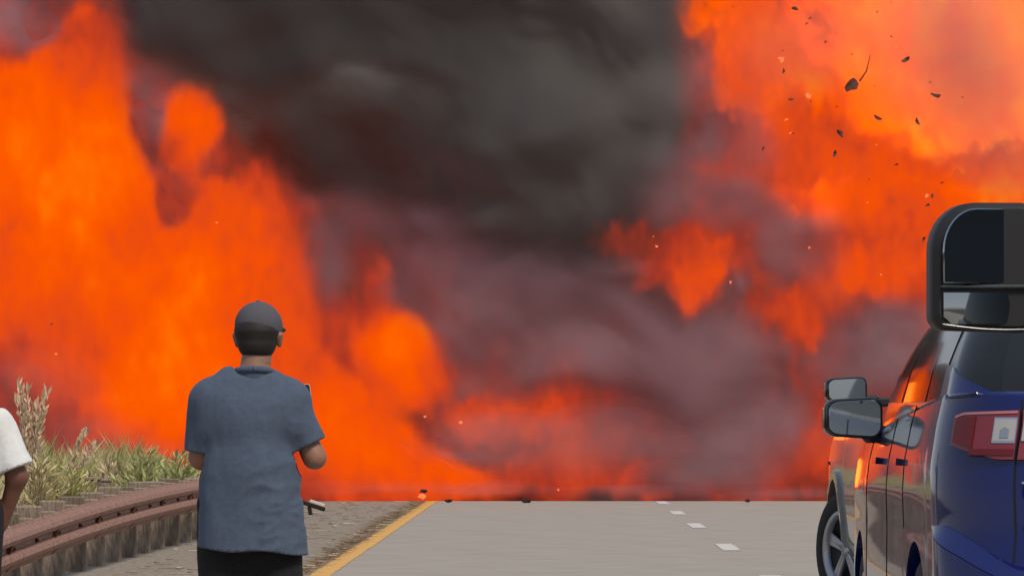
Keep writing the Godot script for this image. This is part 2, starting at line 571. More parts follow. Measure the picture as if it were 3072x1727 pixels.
# ---------------------------------------------------------------- vehicles
# Rows of a shell table: [height, rear, front, half width, rear corner, front corner], metres; s runs forward from the rear bumper (z = -s).
func shell_row(table: Array, h: float) -> Array:
	if h <= table[0][0]: return table[0]
	for i in table.size() - 1:
		if h <= table[i + 1][0]:
			var f: float = (h - table[i][0]) / (table[i + 1][0] - table[i][0])
			var out := []
			for k in 6: out.append(lerpf(table[i][k], table[i + 1][k], f))
			return out
	return table[-1]

# u: 0..1 across the rear from its middle, 1..2 round the rear corner, 2..3 along the side, 3..4 front corner, 4..5 across the front
func shell_point(table: Array, u: float, h: float, side := -1.0) -> Vector3:
	var p := shell_row(table, h)
	var w: float = p[3]
	var x := 0.0
	var s := 0.0
	if u < 1.0:
		x = (w - p[4]) * u
		s = p[1]
	elif u < 2.0:
		var a := (u - 1.0) * PI / 2
		x = w - p[4] + p[4] * sin(a)
		s = p[1] + p[4] * (1 - cos(a))
	elif u < 3.0:
		x = w
		s = lerpf(p[1] + p[4], p[2] - p[5], u - 2.0)
	elif u < 4.0:
		var a := (u - 3.0) * PI / 2
		x = w - p[5] + p[5] * cos(a)
		s = p[2] - p[5] + p[5] * sin(a)
	else:
		x = (w - p[5]) * (5.0 - u)
		s = p[2]
	var q: float = (s - (p[1] + p[2]) / 2) / ((p[2] - p[1]) / 2)
	s += (1 - pow(x / w, 2)) * (-.07 if u < 2.5 else .16)
	x *= 1 - .045 * q * q
	return Vector3(x * side, h, -s)

func shell_out(table: Array, u: float, side: float) -> Vector3:
	var t := shell_point(table, u + .01, .6, side) - shell_point(table, maxf(u - .01, 0), .6, side)
	var n := Vector3(-t.z, 0, t.x).normalized()
	return n if n.dot(Vector3(side, 0, .35)) > 0 else -n

func side_u(table: Array, s: float, h: float) -> float:
	var p := shell_row(table, h)
	return 2.0 + clampf((s - p[1] - p[4]) / (p[2] - p[5] - p[1] - p[4]), 0, 1)

# a sheet over f(a, b), a and b in 0..1; with `off` it stands that far proud, with a rim down to the surface below
func patch(f: Callable, na: int, nb: int, off := 0.0, centre := Vector3(0, .8, -2)) -> ArrayMesh:
	var st := SurfaceTool.new()
	st.begin(Mesh.PRIMITIVE_TRIANGLES)
	var outer := []
	var inner := []
	for i in na + 1:
		for j in nb + 1:
			var a := float(i) / na
			var b := float(j) / nb
			var p: Vector3 = f.call(a, b)
			var n: Vector3 = ((f.call(minf(a + .01, 1), b) - f.call(maxf(a - .01, 0), b)) as Vector3).cross(f.call(a, minf(b + .01, 1)) - f.call(a, maxf(b - .01, 0))).normalized()
			var out := p - centre
			out.y *= .3
			out.z *= .5
			if n.dot(out) < 0: n = -n
			outer.append(p + n * off)
			inner.append(p - n * .004)
	var at := func(i, j): return i * (nb + 1) + j
	st.set_smooth_group(0)
	for i in na:
		for j in nb:
			quad(st, outer[at.call(i, j)], outer[at.call(i + 1, j)], outer[at.call(i + 1, j + 1)], outer[at.call(i, j + 1)])
	if off > 0.0:
		st.set_smooth_group(-1)
		for i in na:
			for j in [0, nb]:
				quad(st, outer[at.call(i, j)], outer[at.call(i + 1, j)], inner[at.call(i + 1, j)], inner[at.call(i, j)])
		for j in nb:
			for i in [0, na]:
				quad(st, outer[at.call(i, j)], outer[at.call(i, j + 1)], inner[at.call(i, j + 1)], inner[at.call(i, j)])
	st.generate_normals()
	return st.commit()

func wheel(parent: Node3D, at: Vector3, radius: float, width: float, side: float, steer := 0.0) -> void:
	var w := Node3D.new()
	w.name = "wheel"
	parent.add_child(w, true)
	w.position = at
	w.rotation.y = steer
	var k := radius / .35
	var h := width / 2
	part("tyre", lathe_x([Vector2(.225 * k, -h * .85), Vector2(.25 * k, -h), Vector2(.31 * k, -h), Vector2(.338 * k, -h * .86), Vector2(.35 * k, -h * .6), Vector2(.35 * k, h * .6), Vector2(.338 * k, h * .86), Vector2(.31 * k, h), Vector2(.25 * k, h), Vector2(.225 * k, h * .85)]), M.tyre, w)
	part("rim", lathe_x([Vector2(.228 * k, side * h * .9), Vector2(.218 * k, side * h * .86), Vector2(.205 * k, side * h * .3), Vector2(.03 * k, side * h * .2), Vector2(.0, side * h * .2)]), M.black_plastic, w)
	var st := SurfaceTool.new()
	st.begin(Mesh.PRIMITIVE_TRIANGLES)
	for i in 5:
		for q in [-.09, .09]:
			st.append_from(chamfer_box(Vector3(.03, .185 * k, .042 * k), .008), 0, Transform3D(Basis(Vector3.RIGHT, TAU * i / 5 + q), Vector3.ZERO) * Transform3D(Basis(), Vector3(side * h * .62, .125 * k, 0)))
	part("spokes", st.commit(), M.alloy, w)
	part("rim_edge", lathe_x([Vector2(.232 * k, side * h * .80), Vector2(.232 * k, side * h * 1.0), Vector2(.212 * k, side * h * .96), Vector2(.205 * k, side * h * .6)]), M.alloy, w)
	part("hub", lathe_x([Vector2(.05 * k, side * h * .4), Vector2(.05 * k, side * h * .74), Vector2(.0, side * h * .78)], 20), M.alloy, w)

func door_mirror(parent: Node3D, at: Vector3, w: float, h: float, paint_: Material, turn: float, corner := .05) -> void:
	var m := Node3D.new()
	m.name = "door_mirror"
	parent.add_child(m, true)
	m.position = at
	m.rotation.y = turn
	var out := rounded(w, h, corner)
	for i in out.size():                                   # a little lower and narrower toward the outer end
		out[i].y *= 1.0 - .16 * (.5 - out[i].x / w)
	part("housing", slab(out, .13, .02), paint_, m)
	var lip := []
	for p in out: lip.append(p * .97)
	part("rim", slab(lip, .02, .005), M.black_gloss, m, Vector3(0, 0, .012))
	var glass := []
	for p in out: glass.append(p * Vector2(.90, .87))
	part("mirror_glass", slab(glass, .008, .002), M.mirror, m, Vector3(0, 0, .017))
	part("mirror_foot", chamfer_box(Vector3(.16, .07, .09), .02), M.black_plastic, m, Vector3(w * .5, -h * .38, -.06))

# the body common to both cars; c holds its measures
func car_body(t: Node3D, c: Dictionary) -> void:
	var low: Array = c.low
	var up: Array = c.up
	var belt := func(s: float) -> float: return c.belt_rear + (c.belt_front - c.belt_rear) * clampf(s / 3.4, 0, 1)
	var floor_h := func(s: float) -> float:
		var h: float = c.sill
		for a in c.axles:
			var q: float = pow(c.arch, 2) - pow(s - a, 2)
			if q > 0: h = maxf(h, c.wheel_r + sqrt(q) * .98)
		return h
	var us := []
	for i in 9: us.append(i / 8.0)
	for i in range(1, 11): us.append(1 + i / 10.0)
	for i in range(1, 121): us.append(2 + i / 120.0)
	for i in range(1, 9): us.append(3 + i / 8.0)
	for i in range(1, 7): us.append(4 + i / 6.0)
	var st := SurfaceTool.new()
	st.begin(Mesh.PRIMITIVE_TRIANGLES)
	var nh := 22
	for side in [-1.0, 1.0]:
		var grid := []
		for u in us:
			var s: float = -shell_point(low, u, .7).z
			var top: float = belt.call(s)
			var bottom: float = floor_h.call(s) if u > 1.5 and u < 3.5 else c.sill
			var col := []
			for j in nh + 1: col.append(shell_point(low, u, lerpf(bottom, top, float(j) / nh), side))
			# bonnet and shoulder: in to the foot of the greenhouse, then over to the middle
			var foot := shell_point(up, u, up[0][0], side)
			foot.y = top + .012
			col.append(col[-1].lerp(foot, .5) + Vector3(0, .014, 0))
			col.append(foot)
			grid.append(col)
		st.set_smooth_group(0)
		for i in us.size() - 1:
			for j in nh + 2:
				quad(st, grid[i][j], grid[i + 1][j], grid[i + 1][j + 1], grid[i][j + 1])
		# the flange turned in round the wheel openings and sills
		st.set_smooth_group(-1)
		for i in us.size() - 1:
			var a: Vector3 = grid[i][0]
			var b: Vector3 = grid[i + 1][0]
			quad(st, a, b, b - Vector3(side * .05, 0, 0), a - Vector3(side * .05, 0, 0))
	st.generate_normals()
	part("body", st.commit(), c.paint, t)
	# greenhouse: black frame, glass let into it, roof in body colour
	var gst := SurfaceTool.new()
	gst.begin(Mesh.PRIMITIVE_TRIANGLES)
	var rst := SurfaceTool.new()
	rst.begin(Mesh.PRIMITIVE_TRIANGLES)
	var roof_h: float = up[-1][0]
	for side in [-1.0, 1.0]:
		var grid := []
		for u in us:
			var col := []
			for j in 11: col.append(shell_point(up, u, lerpf(up[0][0] - .12, roof_h, j / 10.0), side))
			grid.append(col)
		gst.set_smooth_group(0)
		for i in us.size() - 1:
			for j in 10: quad(gst, grid[i][j], grid[i + 1][j], grid[i + 1][j + 1], grid[i][j + 1])
		rst.set_smooth_group(0)
		var mid_s := (shell_row(up, roof_h)[1] + shell_row(up, roof_h)[2]) as float / 2
		for i in us.size() - 1:
			for j in 5:
				var row := []
				for uv in [[i, j], [i + 1, j], [i + 1, j + 1], [i, j + 1]]:
					var p: Vector3 = grid[uv[0]][10]
					var k: float = uv[1] / 5.0
					var q := Vector3(p.x * (1 - k), roof_h - .03 + .075 * sqrt(1 - pow(1 - k, 2)), lerpf(p.z, -mid_s, k))
					if uv[1] == 0: q = p + Vector3(side * .006, -.03, 0)
					row.append(q)
				quad(rst, row[0], row[1], row[2], row[3])
	gst.generate_normals()
	rst.generate_normals()
	part("window_frame", gst.commit(), M.black_gloss, t)
	part("roof", rst.commit(), c.paint, t)
	for side in [-1.0, 1.0]:
		for win in c.windows:
			part(win[0], patch(func(a, b):
				var h := lerpf(up[0][0] + .035, roof_h - .075, b)
				var s: float = lerpf(win[1], win[2], a) + win[3] * (h - up[0][0])
				return shell_point(up, side_u(up, s, h), h, side), 8, 8, .004), M.glass, t)
	var glass_span := func(u0, u1): return func(a, b): return shell_point(up, absf(lerpf(u0, u1, a)), lerpf(up[0][0] + .04, roof_h - .07, b), -1.0 if lerpf(u0, u1, a) >= 0 else 1.0)
	part("rear_window", patch(glass_span.call(-1.0, 1.0), 16, 8, .004), M.glass, t)
	part("windscreen", patch(func(a, b): return shell_point(up, 4.15 + .85 * (1 - absf(a * 2 - 1)), lerpf(up[0][0] + .02, roof_h - .05, b), -1.0 if a < .5 else 1.0), 16, 8, .004, Vector3(0, .8, -1)), M.glass, t)
	# underside and wheel wells
	var row := shell_row(low, .5)
	part("underbody", chamfer_box(Vector3(row[3] * 2 - .34, .5, row[2] - row[1] - .5), .05), M.well, t, Vector3(0, c.sill + .28, -(row[1] + row[2]) / 2))
	for a in c.axles:
		for side in [-1.0, 1.0]:
			wheel(t, Vector3(side * (c.low[1][3] - .135), c.wheel_r, -a), c.wheel_r, .225, side, c.steer if a > 2 else 0.0)

func build_blue_car() -> void:
	var t := thing("blue_crossover", Vector3(2.30, 0, -24.2), "glossy blue crossover seen from behind at the right edge, flames mirrored in its side", "car", "", deg_to_rad(1.7))
	var low := [[.20, .14, 4.42, .80, .20, .45], [.40, .03, 4.55, .895, .26, .55], [.60, .0, 4.60, .905, .28, .6], [.80, .05, 4.60, .90, .30, .6], [.95, .06, 4.56, .905, .30, .6], [1.06, .075, 4.4, .90, .30, .6], [1.20, .10, 4.2, .875, .30, .6], [1.32, .13, 4.0, .845, .28, .6]]
	var up := [[1.25, .17, 3.55, .845, .18, .5], [1.40, .30, 3.2, .805, .16, .45], [1.54, .45, 2.85, .745, .15, .4], [1.61, .54, 2.65, .70, .15, .38], [1.655, .62, 2.5, .635, .14, .35]]
	car_body(t, {"low": low, "up": up, "belt_rear": 1.30, "belt_front": 1.16, "sill": .27, "axles": [.92, 3.60], "arch": .415, "wheel_r": .35, "steer": 0.0, "paint": M.blue_paint,
		"windows": [["side_window", 2.12, 2.92, -.55], ["side_window", 1.10, 1.98, 0.0], ["quarter_window", .62, 1.02, .35]]})
	# body colour over the rear pillar between the windows
	for side in [-1.0, 1.0]:
		part("rear_pillar", patch(func(a, b):
			var h := lerpf(1.20, lerpf(1.31, 1.42, a), b)
			return shell_point(up, lerpf(1.08, side_u(up, .60 + .35 * (h - 1.25), h), a), h, side), 14, 8, .007), M.blue_paint, t)
		# bumper: a bulge with a ledge that rises toward the corner
		var ledge := func(u: float) -> float: return .675 + .15 * smoothstep(.9, 1.75, u)
		var fade := func(u: float) -> float: return 1.0 - smoothstep(1.55, 1.98, u)
		part("bumper_ledge", patch(func(a, b):
			var u := lerpf(0.0, 2.0, a)
			return shell_point(low, u, lerpf(ledge.call(u) - .062 * (.25 + .75 * fade.call(u)), ledge.call(u), b), side) + shell_out(low, u, side) * .058 * (1 - b) * fade.call(u), 40, 4, .004), M.blue_paint, t)
		part("bumper", patch(func(a, b):
			var u := lerpf(0.0, 2.0, a)
			return shell_point(low, u, lerpf(.40, ledge.call(u) - .062 * (.25 + .75 * fade.call(u)), b), side) + shell_out(low, u, side) * .058 * fade.call(u) * (.55 + .45 * b), 40, 6, .004), M.blue_paint, t)
		part("bumper_skirt", patch(func(a, b): return shell_point(low, lerpf(0.0, 1.9, a), lerpf(.26, .41, b), side), 30, 3, .034), M.black_plastic, t)
		# lamps: one on the corner, its other half on the tailgate
		var lamp_top := func(u: float) -> float: return 1.262 - .014 * u - .012 * smoothstep(1.5, 1.62, u)
		var lamp_low := func(u: float) -> float: return 1.068 + .03 * smoothstep(1.15, 1.45, u) + .02 * smoothstep(1.42, 1.62, u)
		for span in [["tail_light", 1.058, 1.62], ["tailgate_light", .5, 1.03]]:
			var lamp := part(span[0], patch(func(a, b):
				var u := lerpf(span[1], span[2], a)
				return shell_point(low, u, lerpf(lamp_low.call(u), lamp_top.call(u), b), side), 24, 6, .016), M.red_lens, t)
			if span[1] > 1.0:
				part("dark_lens", patch(func(a, b):
					var u := lerpf(1.40, 1.59, a)
					return shell_point(low, u, lerpf(lamp_low.call(u) + .012, lamp_top.call(u) - .02, b), side), 12, 4, .02), M.red_dark, lamp)
				part("red_band", patch(func(a, b): return shell_point(low, lerpf(1.065, 1.42, a), lerpf(1.082, 1.105, b), side), 12, 2, .02), M.red_dark, lamp)
				part("clear_lens", patch(func(a, b): return shell_point(low, lerpf(1.075, 1.235, a), lerpf(1.135, 1.212, b), side), 8, 3, .022), M.clear_lens, lamp)
				part("lamp_reflector", patch(func(a, b): return shell_point(low, lerpf(1.12, 1.185, a), lerpf(1.145, 1.185 - .02 * absf(a - .5), b), side), 6, 3, .0245), M.alloy, lamp)
				part("lens_highlight", patch(func(a, b):
					var u := lerpf(1.07, 1.60, a)
					return shell_point(low, u, lamp_top.call(u) - lerpf(.012, .003, b), side), 16, 1, .020), M.pink_highlight, lamp)  # highlight along the top of the lens, drawn as a pale strip
				part("lens_frame", patch(func(a, b): return shell_point(low, lerpf(1.067, 1.245, a), lerpf(1.127, 1.220, b), side), 8, 3, .019), M.chrome, lamp)
			else:
				part("clear_lens", patch(func(a, b): return shell_point(low, lerpf(.7, 1.02, a), lerpf(1.135, 1.212, b), side), 8, 3, .022), M.clear_lens, lamp)
		part("tailgate_gap", patch(func(a, b): return shell_point(low, lerpf(1.036, 1.052, a), lerpf(.66, 1.29, b), side), 2, 20, .0025), M.seam, t)
		part("fuel_side_gap", patch(func(a, b): return shell_point(low, side_u(low, lerpf(1.34, 1.348, a), .8), lerpf(.80, 1.27, b), side), 2, 14, .002), M.seam, t)
		for s in [2.05, 3.12]:
			part("door_gap", patch(func(a, b): return shell_point(low, side_u(low, lerpf(s, s + .009, a), .8), lerpf(.36, 1.22, b), side), 2, 18, .002), M.seam, t)
		for s in [1.42, 2.35]:
			part("door_handle", patch(func(a, b): return shell_point(low, side_u(low, lerpf(s, s + .2, a), 1.0), lerpf(1.04, 1.065, b), side), 8, 3, .024), M.blue_paint, t)
		part("sill_trim", patch(func(a, b): return shell_point(low, lerpf(side_u(low, 1.45, .4), side_u(low, 3.05, .4), a), lerpf(.24, .36, b), side), 16, 2, .02), M.black_plastic, t)
		part("belt_trim", patch(func(a, b):
			var s := lerpf(.72, 3.2, a)
			return shell_point(up, side_u(up, s, 1.28), 1.30 - .14 * clampf(s / 3.4, 0, 1) + lerpf(.0, .022, b), side), 20, 2, .008), M.chrome, t)
		door_mirror(t, Vector3(side * .985, 1.225, -2.62), .235, .175, M.black_gloss, .06 if side < 0 else -.06)
	part("tailgate_spoiler", patch(func(a, b): return shell_point(up, absf(a * 1.8 - .9), lerpf(1.60, 1.65, b), -1.0 if a < .5 else 1.0) + Vector3(0, .02, .10 * b), 16, 3, .02), M.blue_paint, t)
	part("chrome_badge", patch(func(a, b): return shell_point(low, lerpf(.86, .99, a), .985 + .03 * (b - .5) * (1.2 - a), -1.0), 6, 2, .008), M.chrome, t)
	part("number_plate_recess", patch(func(a, b): return shell_point(low, absf(a * .8 - .4), lerpf(.84, .98, b), -1.0 if a < .5 else 1.0), 10, 3, .004), M.black_plastic, t)

func build_silver_car() -> void:
	var t := thing("silver_utility_vehicle", Vector3(3.07, 0, -39.4), "silver grey utility vehicle ahead of the blue crossover, front wheel turned toward the left", "car", "", deg_to_rad(4.0))
	var low := [[.26, .14, 4.6, .86, .2, .4], [.45, .03, 4.75, .94, .22, .5], [.70, .0, 4.8, .955, .22, .5], [.95, .03, 4.8, .95, .22, .5], [1.10, .05, 4.7, .94, .22, .5], [1.22, .08, 4.6, .90, .22, .5]]
	var up := [[1.2, .15, 3.5, .70, .25, .5], [1.45, .3, 3.0, .62, .25, .4], [1.62, .45, 2.6, .55, .25, .35]]
	car_body(t, {"low": low, "up": up, "belt_rear": 1.20, "belt_front": 1.16, "sill": .34, "axles": [1.0, 3.78], "arch": .46, "wheel_r": .385, "steer": deg_to_rad(22), "paint": M.silver_paint,
		"windows": [["side_window", 2.2, 3.0, -.6], ["side_window", 1.2, 2.05, 0.0]]})
	for side in [-1.0, 1.0]:
		part("tail_light", patch(func(a, b): return shell_point(low, lerpf(.95, 2.02, a), lerpf(.92, 1.14, b), side), 14, 4, .012), M.red_lens, t)
		part("arch_trim", patch(func(a, b):
			var ang := lerpf(.05, PI - .05, a)
			var r := lerpf(.455, .52, b)
			var s := 3.78 - cos(ang) * r
			var h := .385 + sin(ang) * r
			return shell_point(low, side_u(low, s, h), h, side), 26, 2, .022), M.silver_paint, t)
		part("side_marker", patch(func(a, b): return shell_point(low, side_u(low, lerpf(4.28, 4.46, a), .95), lerpf(.93, .955, b), side), 4, 2, .008), M.red_dark, t)
		door_mirror(t, Vector3(side * 1.03, 1.415, -2.35), .26, .17, M.black_gloss, .05 if side < 0 else -.05, .045)
		part("mirror_bracket", chamfer_box(Vector3(.42, .06, .08), .015), M.black_plastic, t, Vector3(side * .80, 1.34, -2.46))

func build_truck() -> void:
	# only its towing mirror reaches into the picture; cab and bonnet stand beside the blue car
	var t := thing("pickup_truck", Vector3(2.72, 0, -18.2), "dark pickup truck beyond the right edge, only its tall black two pane mirror in view", "truck")
	var low := [[.40, .10, 4.0, .88, .1, .4], [.7, .0, 4.15, .95, .1, .4], [1.0, .0, 4.15, .955, .1, .4], [1.30, .04, 4.1, .93, .1, .4]]
	var up := [[1.3, .1, 2.7, .86, .15, .3], [1.6, .15, 2.35, .80, .15, .3], [1.92, .22, 2.0, .72, .15, .3]]
	car_body(t, {"low": low, "up": up, "belt_rear": 1.30, "belt_front": 1.26, "sill": .5, "axles": [3.2], "arch": .5, "wheel_r": .42, "steer": 0.0, "paint": M.truck_paint,
		"windows": [["side_window", .5, 2.0, -.5]]})
	var m := Node3D.new()
	m.name = "towing_mirror"
	t.add_child(m, true)
	var centre: Vector3 = Vector3(1.352, 1.685, -20.5)
	m.position = centre - t.position
	m.rotation.y = .12
	var out := []                                          # outline in metres: outer upper corner cut round, lower corners round
	for k in 9:
		var a := PI / 2 * k / 8
		out.append(Vector2(-.030 - sin(a) * .130, .050 + cos(a) * .150))
	for k in 7:
		var a := PI / 2 * k / 6
		out.append(Vector2(-.115 - cos(a) * .045, -.150 - sin(a) * .045))
	for k in 7:
		var a := PI / 2 * k / 6
		out.append(Vector2(.115 + sin(a) * .045, -.157 - cos(a) * .045))
	for k in 7:
		var a := PI / 2 * k / 6
		out.append(Vector2(.115 + cos(a) * .045, .160 + sin(a) * .04))
	part("housing", slab(out, .16, .022), M.black_plastic, m)
	var upper := []
	for k in 9:
		var a := PI / 2 * k / 8
		upper.append(Vector2(-.030 - sin(a) * .110, .050 + cos(a) * .131))
	upper.append_array([Vector2(-.138, -.05), Vector2(.138, -.05), Vector2(.138, .165), Vector2(.125, .18)])
	var pane := part("upper_mirror_glass", slab(upper, .012, .003), M.mirror, m, Vector3(0, 0, .012))
	pane.rotation.y = .2                                    # turned in toward the driver: it shows the flank of the truck
	part("divider", chamfer_box(Vector3(.285, .012, .02), .004), M.chrome_dark, m, Vector3(0, -.0605, .006))
	# the lower glass is convex
	part("lower_mirror_glass", patch(func(a, b):
		var x := lerpf(-.132, .138, a)
		var y := lerpf(-.176, -.079, b)
		y = maxf(y, -.176 + .022 * smoothstep(-.105, -.132, x))
		return Vector3(x, y, .012 - (pow(x + .068, 2) + pow(y + .12, 2)) / (2 * .75)), 24, 10, .002, Vector3(0, 0, -3)), M.mirror, m)
	var edge := []
	for k in 13: edge.append(Vector3(-.135 + .024 * k, -.178 - .008 * sin(PI * k / 12.0) - .0012 * k, .009))
	part("lower_rim", tube(edge, [.004, .005, .005, .005, .005, .005, .005, .005, .005, .005, .005, .005, .004], 8), M.chrome_dark, m)
	for y in [.07, -.10]:
		part("mirror_arm", tube([Vector3(.12, y, -.10), Vector3(.24, y, -.14), Vector3(.36, y, -.17)], [.022, .02, .022], 10), M.black_plastic, m)

# ---------------------------------------------------------------- people
# A figure is a field: tapered capsules joined with a smooth minimum, meshed as surface nets.
# prims: [a, b, radius at a, radius at b, flattening in z]
func nets(prims: Array, cell: float, k: float, cut: Callable, grow := 0.0) -> ArrayMesh:
	var lo := Vector3.INF
	var hi := -Vector3.INF
	for p in prims:
		var r: float = maxf(p[2], p[3]) + grow + cell * 2
		for v in [p[0], p[1]]:
			lo = lo.min(v - Vector3.ONE * r)
			hi = hi.max(v + Vector3.ONE * r)
	var nx := int((hi.x - lo.x) / cell) + 2
	var ny := int((hi.y - lo.y) / cell) + 2
	var nz := int((hi.z - lo.z) / cell) + 2
	var f := PackedFloat32Array()
	f.resize(nx * ny * nz)
	f.fill(1.0)
	for p in prims:
		var a: Vector3 = p[0]
		var ab: Vector3 = p[1] - a
		var flat: float = p[4] if p.size() > 4 else 1.0
		var l2 := ab.x * ab.x + ab.y * ab.y + ab.z * ab.z * flat * flat + 1e-9
		var ra: float = p[2] + grow
		var dr: float = p[3] - p[2]
		var m: float = maxf(p[2], p[3]) + grow + k + cell * 2
		var l: Vector3 = a.min(p[1]) - Vector3(m, m, m) - lo
		var h: Vector3 = a.max(p[1]) + Vector3(m, m, m) - lo
		for z in range(maxi(0, int(l.z / cell)), mini(nz, int(h.z / cell) + 1)):
			var pz := (lo.z + z * cell - a.z) * flat
			for y in range(maxi(0, int(l.y / cell)), mini(ny, int(h.y / cell) + 1)):
				var py := lo.y + y * cell - a.y
				var at := (z * ny + y) * nx
				for x in range(maxi(0, int(l.x / cell)), mini(nx, int(h.x / cell) + 1)):
					var px := lo.x + x * cell - a.x
					var t := clampf((px * ab.x + py * ab.y + pz * ab.z * flat) / l2, 0.0, 1.0)
					var ex := px - ab.x * t
					var ey := py - ab.y * t
					var ez := pz - ab.z * flat * t
					var d := sqrt(ex * ex + ey * ey + ez * ez) - ra - dr * t
					var old := f[at + x]
					var q := maxf(k - absf(d - old), 0.0) / k
					f[at + x] = minf(d, old) - q * q * k * .25
	if cut.is_valid():
		for z in nz:
			for y in ny:
				for x in nx:
					var i := (z * ny + y) * nx + x
					if f[i] < .06: f[i] = cut.call(Vector3(lo.x + x * cell, lo.y + y * cell, lo.z + z * cell), f[i])
	var verts := PackedVector3Array()
	var normals := PackedVector3Array()
	var index := PackedInt32Array()
	var where := PackedInt32Array()
	where.resize(nx * ny * nz)
	where.fill(-1)
	var sx := 1
	var sy := nx
	var sz := nx * ny
	var offs := [0, sx, sy, sx + sy, sz, sz + sx, sz + sy, sz + sx + sy]
	var corners := []
	for c in 8: corners.append(Vector3(c & 1, (c >> 1) & 1, c >> 2))
	var edges := [[0, 1], [2, 3], [4, 5], [6, 7], [0, 2], [1, 3], [4, 6], [5, 7], [0, 4], [1, 5], [2, 6], [3, 7]]
	for z in nz - 1:
		for y in ny - 1:
			for x in nx - 1:
				var i := z * sz + y * sy + x
				var v0 := f[i]
				if v0 > cell * 2.5 or v0 < -cell * 2.5: continue
				var mask := 0
				for c in 8:
					if f[i + offs[c]] < 0: mask |= 1 << c
				if mask == 0 or mask == 255: continue
				var sum := Vector3.ZERO
				var n := 0
				for e in edges:
					var a := f[i + offs[e[0]]]
					var b := f[i + offs[e[1]]]
					if (a < 0) != (b < 0):
						sum += corners[e[0]].lerp(corners[e[1]], a / (a - b))
						n += 1
				where[i] = verts.size()
				verts.append(lo + (Vector3(x, y, z) + sum / n) * cell)
				normals.append(Vector3(f[i + 1] + f[i + sy + 1] + f[i + sz + 1] + f[i + sz + sy + 1] - f[i] - f[i + sy] - f[i + sz] - f[i + sz + sy],
					f[i + sy] + f[i + sy + 1] + f[i + sz + sy] + f[i + sz + sy + 1] - f[i] - f[i + 1] - f[i + sz] - f[i + sz + 1],
					f[i + sz] + f[i + sz + 1] + f[i + sz + sy] + f[i + sz + sy + 1] - f[i] - f[i + 1] - f[i + sy] - f[i + sy + 1]).normalized())
	for z in range(1, nz - 1):
		for y in range(1, ny - 1):
			for x in range(1, nx - 1):
				var i := z * sz + y * sy + x
				if where[i] < 0: continue
				var inside := f[i] < 0
				for axis in [[sx, sy, sz], [sy, sz, sx], [sz, sx, sy]]:
					if inside == (f[i + axis[0]] < 0): continue
					var a := where[i]
					var b := where[i - axis[1]]
					var c := where[i - axis[1] - axis[2]]
					var d := where[i - axis[2]]
					if a < 0 or b < 0 or c < 0 or d < 0: continue
					if inside: index.append_array([a, c, b, a, d, c])
					else: index.append_array([a, b, c, a, c, d])
	var arrays := []
	arrays.resize(Mesh.ARRAY_MAX)
	arrays[Mesh.ARRAY_VERTEX] = verts
	arrays[Mesh.ARRAY_NORMAL] = normals
	arrays[Mesh.ARRAY_INDEX] = index
	var out := ArrayMesh.new()
	out.add_surface_from_arrays(Mesh.PRIMITIVE_TRIANGLES, arrays)
	return out

func joined(meshes: Array) -> ArrayMesh:
	var st := SurfaceTool.new()
	st.begin(Mesh.PRIMITIVE_TRIANGLES)
	for m in meshes: st.append_from(m, 0, Transform3D())
	return st.commit()

# a hand from its wrist: palm and five unequal bent fingers; `out` runs along the hand, `palm` faces what it holds, `thumb` is the thumb's side
func hand_prims(wrist: Vector3, out: Vector3, palm: Vector3, thumb: Vector3, curl: float) -> Array:
	out = out.normalized()
	thumb = (thumb - out * thumb.dot(out)).normalized()
	palm = out.cross(thumb).normalized() * signf(out.cross(thumb).dot(palm))
	var prims := []
	for i in 4:
		var across := thumb * (.030 - .020 * i)
		prims.append([wrist + across * .6 + out * .01, wrist + across + out * .085, .017, .0145])
		var l: float = [.072, .080, .074, .058][i]
		var a := wrist + across + out * .088
		var d1 := (out * cos(curl * .7) + palm * sin(curl * .7)).normalized()
		var d2 := (out * cos(curl * 1.7) + palm * sin(curl * 1.7)).normalized()
		var d3 := (out * cos(curl * 2.4) + palm * sin(curl * 2.4)).normalized()
		var b := a + d1 * l * .45
		var c := b + d2 * l * .32
		prims.append([a, b, .0105, .0095])
		prims.append([b, c, .0095, .0085])
		prims.append([c, c + d3 * l * .26, .0085, .0075])
	var t0 := wrist + thumb * .026 + out * .02
	var t1 := t0 + (thumb * .8 + out * .7 + palm * .3).normalized() * .042
	var t2 := t1 + (thumb * .25 + out * .8 + palm * .6).normalized() * .034
	prims.append([t0, t1, .0145, .0115])
	prims.append([t1, t2, .0115, .0095])
	return prims

func head_prims(c: Vector3, turn: Vector3) -> Array:
	# c: the middle of the head; turn: the way it faces
	var f := turn.normalized()
	var s := f.cross(Vector3.UP).normalized()
	var u := Vector3.UP
	return [[c + u * .025 - f * .018, c + u * .02 + f * .02, .088, .082], [c + f * .02 - u * .02, c + f * .045 - u * .085, .068, .040],
		[c + f * .075 - u * .005, c + f * .112 - u * .040, .010, .0155], [c + f * .072 - u * .068, c + f * .086 - u * .072, .018, .013],
		[c - s * .033 + f * .076 + u * .024, c + s * .033 + f * .076 + u * .024, .013, .013],
		[c - s * .098 + u * .008 - f * .012, c - s * .092 - u * .034, .013, .010], [c + s * .098 + u * .008 - f * .012, c + s * .092 - u * .034, .013, .010]]

func eyes(c: Vector3, turn: Vector3, parent: Node3D) -> void:
	var f := turn.normalized()
	var s := f.cross(Vector3.UP).normalized()
	for k in [-1.0, 1.0]:
		var ball := SphereMesh.new()
		ball.radius = .012; ball.height = .024; ball.radial_segments = 16; ball.rings = 8
		part("eye", ball, M.pale_wood, parent, c + s * k * .032 + f * .078 + Vector3(0, .004, 0))
	part("mouth", tube([c - s * .024 + f * .097 - Vector3(0, .060, 0), c + f * .104 - Vector3(0, .060, 0), c + s * .024 + f * .097 - Vector3(0, .060, 0)], [.003, .005, .003], 6), M.red_dark, parent)

